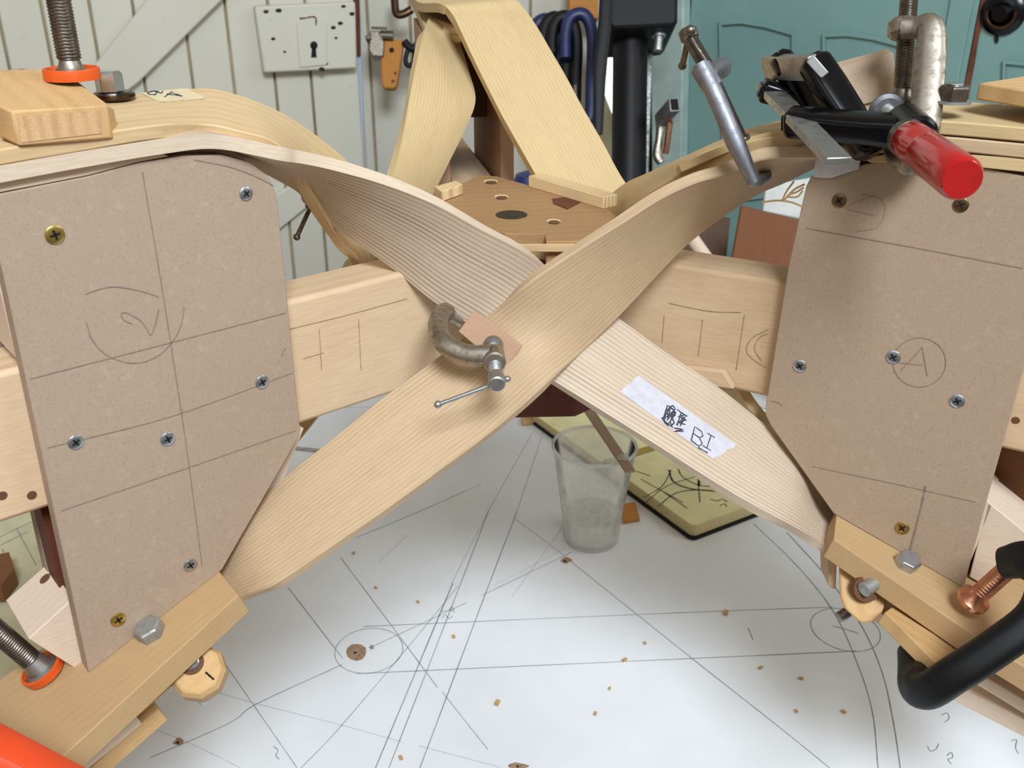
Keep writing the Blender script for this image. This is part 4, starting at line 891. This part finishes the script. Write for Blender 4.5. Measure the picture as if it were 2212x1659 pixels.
new('swivel_pad', *cyl(at(1912, 238, .556), at(1918, 243, .551), .010, ch=.002), 'aluminium', fcl)
HL = np.linalg.norm(h1-h0)
hs = at(1962, 300, .500); he = at(2076, 386, .440); hv = unit(he-hs); HL = np.linalg.norm(he-hs)
new('ferrule', *cyl(hs-hv*.004, hs+hv*.003, .0098, ch=.001), 'dark_steel', fcl)
new('red_handle', *lathe(hs+hv*.002, hv, [(.0092, 0), (.0100, .002), (.0102, HL*.22), (.0094, HL*.30), (.0096, HL*.36), (.0104, HL*.42), (.0105, HL*.80), (.0103, HL-.003), (.0095, HL-.001), (.0088, HL), (.0001, HL)], 40, close=False), 'red_varnish', fcl)
# second black F clamp behind it
fc2 = thing('f_clamp', 'black bar clamp crossing behind the red-handled one, steel bar end showing', 'clamp', at(1890, 335, .55))
c0, c1 = at(1655, 145, .60), at(1760, 146, .5555); cd = unit(c1-c0); cx_ = unit(at(1785, 172, .556)-at(1755, 120, .558)); cx_ = unit(cx_-cd*(cx_@cd)); cy_ = np.cross(cx_, cd)
new('bar', *boxm((c0+c1)/2, cd*np.linalg.norm(c1-c0)/2, cx_*.0072, cy_*.003), 'steel', fc2, bevel=.0008)
jaw(at(1752, 122, .560), at(1886, 336, .548), [.0090, .0096, .009, .0088], [.0065, .007, .0075, .0075], cd, 'sliding_arm', fc2)
jaw(at(1680, 112, .586), at(1800, 330, .592), [.0065, .007, .007, .007], [.006, .006, .006, .006], cd, 'fixed_jaw', fc2)
ea = unit(at(1784, 166, .553)-at(1748, 124, .553)); eb = unit(np.cross(ray(1766, 145), ea)); ec = np.cross(ea, eb)
lab(new('bar_end', *boxm(at(1766, 145, .5505), ea*.0066, eb*.0027, ec*.0016), 'steel', fc2, bevel=.0006), 'bright end of the steel bar')
# black clamp with the copper screw at the lower right
bc = thing('g_clamp', 'black clamp with a copper screw at the lower right corner', 'clamp', at(2100, 1400, .56))
fr = [at(2180, 1215, .575), at(2222, 1212, .560), at(2262, 1250, .548), at(2238, 1330, .545), at(2150, 1400, .550), at(2060, 1458, .558), at(2008, 1490, .572), at(1982, 1478, .590), at(1972, 1420, .625)]
new('frame', *sweep(fr, [.0095, .011, .011, .0105, .0105, .0105, .0105, .010, .009], [.009, .010, .011, .013, .0138, .0138, .0135, .012, .010], unit(ray(2060, 1400)), power=3, m=6, n=18), 'black_paint', bc)
sc0, sc1 = at(2196, 1212, .575), at(2116, 1283, .600)
clamp_screw(bc, sc0, sc1, .0060, .0024, 'copper')
sv = unit(sc0-sc1)
new('swivel_foot', *lathe(sc1-sv*.008, sv, [(.0098, 0), (.0098, .003), (.0065, .006), (.0052, .011), (.0050, .014)], 26), 'copper', bc)
# rod of a clamp hidden behind the left strips
tbr = thing('g_clamp', 'thin steel tommy bar hanging below the left strips, rest of clamp hidden', 'clamp', at(641, 512, .64))
ra_, rb_ = at(674, 440, .645), at(641, 512, .645)
new('tommy_bar', *join(cyl(ra_, rb_, .0015, 12), ball(rb_, .0024)), 'dark_steel', tbr)
new('screw', *cyl(at(688, 410, .66), at(672, 445, .645), .004), 'dark_steel', tbr)

# ================================================================ OFFCUTS ON THE RIGHT FORM
oq = at(1870, 180, .60)
mo = tag(board('mdf_offcut', [at(1796, 150, .606), at(1930, 113, .600), at(1942, 205, .596), at(1800, 244, .602)], unit(A(-.2, 1, .2))*.008, 'mdf_right', bevel=.0006), 'MDF offcut standing behind the iron clamp on the right form', 'offcut')
zt = .5435
pb = [onT(2088, 222, zt), onT(2212, 278, zt)]
tag(board('pine_offcut', [RP(.016, -.02, zt), RP(.060, .008, zt), RP(.16, .008, zt), RP(.16, -.075, zt), RP(.040, -.075, zt)], Z*.009, 'pine_block', grain=uR, bevel=.001), 'pine board lying on the far right of the right form', 'offcut')
nb2 = onT(2056, 222, .5432)
n3 = thing('nut_and_washer', 'dark steel nut on a washer beside the iron clamp, right form', 'nut', nb2)
new('washer', *lathe(nb2, Z, [(.0100, 0), (.0100, .0013), (.004, .0014)], 26), 'galvanised', n3)
hexhead(nb2+Z*.0015, Z, .0085, .0078, 'dark_steel', 'nut', n3, .1, .08)
new('bolt_end', *thread(nb2+Z*.008, nb2+Z*.0105, .0045, .0012), 'steel', n3)
# thin packing slip between the two upper right strips
ps = [(at(1466, 355, .620), at(1472, 372, .620)), (at(1570, 312, .600), at(1576, 328, .600)), (at(1688, 276, .578), at(1694, 292, .578))]
a_ = cat([p[0] for p in ps], 6); b_ = cat([p[1] for p in ps], 6); V, F = [], []
for p, q in zip(a_, b_): V += [p, q, p+FW*.012, q+FW*.012]
for i in range(len(a_)-1):
    o = 4*i
    F += [[o, o+1, o+5, o+4], [o+1, o+3, o+7, o+5], [o+3, o+2, o+6, o+7], [o+2, o, o+4, o+6]]
F += [[0, 1, 3, 2], [len(V)-4, len(V)-3, len(V)-1, len(V)-2]]
tag(new('packing_piece', V, F, 'ash_yellow', g=gc(V, a_[-1]-a_[0]), bevel=.0004), 'thin packing slip along the upper right strip, ending left of the slim clamp', 'packing')
tag(board('tape_scrap', [RP(-.062, .0012, .508), RP(-.036, .0012, .513), RP(-.037, .0012, .503), RP(-.052, .0012, .496), RP(-.062, .0012, .4955)], nR*.0005, 'masking_tape', bevel=0), 'torn white tape scrap at the top corner of the right form', 'tape')
# frayed fibres by the right form
fib = []
for pts in ([(1645, 437), (1680, 433), (1710, 437), (1735, 447)], [(1692, 434), (1715, 410), (1738, 398)], [(1690, 432), (1700, 412), (1715, 392)], [(1705, 420), (1720, 415), (1736, 405)], [(1700, 425), (1722, 425), (1734, 412)]):
    fib.append(sweep([at(x, y, .592) for x, y in pts], .0006, .0006, Z, n=6, m=4, power=2))
tag(new('wood_fibres', *join(*fib), 'wool'), 'frayed wood fibres sticking out left of the right form', 'fibres')

# ================================================================ BACKGROUND THINGS
def bgboard(nm, px, d, th, mat, label, cat_, grain=None, slope=None):
    pts = [at(x, y, d if slope is None else slope[i]) for i, (x, y) in enumerate(px)]
    return tag(board(nm, pts, FW*th, mat, grain=grain if grain is not None else Z, bevel=.002), label, cat_)
bgboard('hardboard_sheet', [(1602, 443), (1740, 478), (1690, 786), (1540, 786)], 1.55, .01, 'hardboard', 'orange-brown hardboard sheet leaning beyond the right beam', 'board')
bgboard('white_panel', [(1655, 400), (1770, 380), (1770, 480), (1648, 456)], 1.62, .01, 'white_plain', 'white panel standing behind the hardboard sheet', 'panel')
bgboard('dark_cabinet', [(1440, 455), (1578, 470), (1560, 660), (1430, 660)], 1.72, .1, 'dark_wood', 'dark brown cabinet side in shadow beyond the right beam', 'cabinet')
tag(new('wooden_pole', *cyl(at(1496, 515, 1.35), at(1788, 925, 1.35), .009), 'pale_block', g=gc(cyl(at(1496, 515, 1.35), at(1788, 925, 1.35), .009)[0], Z)), 'pale round pole slanting in front of the dark cabinet', 'pole')
# drill press
dp = thing('drill_press', 'black pillar drill standing beside the bright doorway', 'machine', at(1360, 620, 1.75))
def bp(nm, px, d, th, mat, par, bv=.006): return board(nm, [at(x, y, d) for x, y in px], FW*th, mat, par, grain=Z, bevel=bv)
bp('head', [(1312, -80), (1466, -80), (1464, 46), (1456, 56), (1322, 62), (1314, 50)], 1.72, .16, 'black_paint', dp)
new('column', *cyl(at(1362, 40, 1.80), at(1356, 640, 1.80), .032, 24), 'black_paint', dp)
bp('side_rail', [(1398, 55), (1412, 55), (1400, 420), (1388, 420)], 1.86, .03, 'galvanised', dp, .002)
new('quill', *join(cyl(at(1424, 52, 1.76), at(1423, 80, 1.76), .013), cyl(at(1423, 80, 1.76), at(1420, 110, 1.76), .008)), 'steel', dp)
v, f = sweep([at(1310, -40, 1.70), at(1306, 60, 1.70), at(1296, 150, 1.70), at(1292, 290, 1.70)], [.011, .012, .012, .008], .004, FW, m=4)
tag(new('drive_belt', v, f, 'black_paint'), 'long black strap hanging left of the pillar drill', 'strap')
# blue and black clamps hanging on the wall
def hanging(x0, x1, ytop, ybot, d, mat, label):
    t = thing('g_clamp', label, 'clamp', at(x1, ybot, d), 'clamps hung on the back wall')
    fr = [at(x0, ybot*.5, d), at(x0, ytop+45, d), at(x0+8, ytop+12, d), at((x0+x1)/2, ytop, d), at(x1-10, ytop+12, d), at(x1, ytop+55, d), at(x1-2, ybot*.7, d), at(x1-6, ybot, d), at((x0+x1)/2, ybot+12, d)]
    new('frame', *sweep(fr, .012, .013, FW, power=3, m=5), mat, t)
    new('screw', *cyl(at((x0+x1)/2-8, ybot+60, d), at((x0+x1)/2-8, ybot-70, d), .006), 'dark_steel', t)
hanging(1150, 1208, 42, 230, 2.00, 'blue_paint', 'leftmost hanging clamp, dark blue, beside the rear arch')
hanging(1172, 1224, 38, 225, 1.985, 'black_paint', 'black hanging clamp second from the rear arch')
hanging(1192, 1246, 36, 235, 1.97, 'black_paint', 'black hanging clamp third from the rear arch')
hanging(1222, 1280, 30, 255, 1.955, 'blue_paint', 'rightmost hanging clamp, bright blue, nearest the doorway')
bgboard('wooden_rail', [(1228, -40), (1292, -40), (1292, 40), (1230, 30)], 2.03, .03, 'orange_wood', 'orange-brown wooden rail above the blue hanging clamps', 'rail', RX)
for k, (x, y, l) in enumerate(((1144, 392, 'dark blue clamp end behind the hub, left one'), (1192, 384, 'dark blue clamp end behind the hub, right one'))):
    tag(new('g_clamp', *lathe(at(x, y, 1.55)*A(1, 1, 0)+Z*.001, Z, [(.03, 0), (.03, at(x, y, 1.55)[2]-.01), (.022, at(x, y, 1.55)[2]+.01), (.006, at(x, y, 1.55)[2]+.016)], 20), 'blue_paint'), l, 'clamp')
# things hanging on the white wall
pk = thing('hanging_marking_gauge', 'orange wooden handle with a dark hole hanging on the white wall', 'tool', at(845, 190, 2.0))
board('handle', [at(x, y, 2.0) for x, y in [(828, 86), (872, 84), (868, 120), (856, 186), (850, 191), (830, 190), (824, 182), (822, 120)]], FW*.02, 'orange_wood', pk, grain=Z, bevel=.003)
lab(new('hole', *lathe(at(846, 108, 1.998), -FW, [(.005, 0), (.0045, .0005)], 16), 'black_gap', pk, smooth=0), 'dark hole')
for x, y in ((854, 158), (849, 175)): lab(new('hole', *lathe(at(x, y, 1.998), -FW, [(.003, 0), (.0025, .0005)], 12), 'wood_knot', pk, smooth=0), 'small dark hole')
iv = thing('iron_vice', 'small grey iron vice hanging left of the orange handle', 'vice', at(812, 122, 2.0))
board('body', [at(x, y, 1.99) for x, y in [(798, 66), (818, 64), (830, 90), (828, 122), (804, 122), (796, 108)]], FW*.03, 'cast_iron', iv, grain=Z, bevel=.003)
board('jaw', [at(x, y, 1.98) for x, y in [(788, 78), (800, 70), (802, 84), (790, 86)]], FW*.03, 'dark_steel', iv, grain=Z, bevel=.002)
new('bar', *join(cyl(at(802, 60, 1.985), at(836, 61, 1.985), .0025), cyl(at(822, 77, 2.0), at(850, 78, 2.0), .011)), 'dark_steel', iv)
hk = tag(new('iron_hook', *sweep([at(852, -20, 1.98), at(853, 10, 1.98), at(857, 30, 1.98), at(872, 30, 1.98), at(890, 20, 1.98)], .008, .007, FW, m=4), 'bronze'), 'dark iron hook hanging at the top of the white wall', 'hook')
bs = thing('black_tool', 'black cast tool hanging between the orange handle and the rear arch', 'tool', at(892, 160, 2.0))
new('body', *sweep([at(874, 90, 2.0), at(884, 102, 2.0), at(896, 104, 2.0), at(908, 84, 2.0)], .008, .009, FW, m=4), 'black_paint', bs)
new('loop', *sweep([at(882, 104, 2.0), at(876, 130, 2.0), at(882, 142, 2.0), at(894, 134, 2.0), at(896, 108, 2.0)], .005, .005, FW, m=4), 'black_paint', bs)
# metal tube and clamps beside the teal door
sq_ = thing('square_tube', 'square steel tube end by the teal door post', 'tube', at(1440, 280, 1.8))
tq0, tq1 = at(1457, 226, 1.72), at(1425, 262, 1.80); td = unit(tq1-tq0); tx_ = unit(np.cross(td, Z)); ty_ = np.cross(tx_, td)
new('tube', *boxm((tq0+tq1)/2, td*np.linalg.norm(tq1-tq0)/2, tx_*.009, ty_*.012), 'steel', sq_, bevel=.001)
lab(new('opening', *boxm(tq0-td*.0006, td*.0006, tx_*.007, ty_*.010), 'black_gap', sq_, smooth=0), 'dark open end')
tag(new('hanging_bar', *cyl(at(1447, 262, 1.76), at(1438, 330, 1.80), .006), 'copper'), 'rusty bar hanging below the square tube', 'bar')
tag(new('hanging_chain', *sweep([at(1428, 268, 1.80), at(1424, 300, 1.80), at(1420, 335, 1.80), at(1428, 352, 1.80)], [.009, .007, .009, .007], .008, FW, m=5), 'cast_iron'), 'old iron chain hanging beside the rusty bar', 'chain')
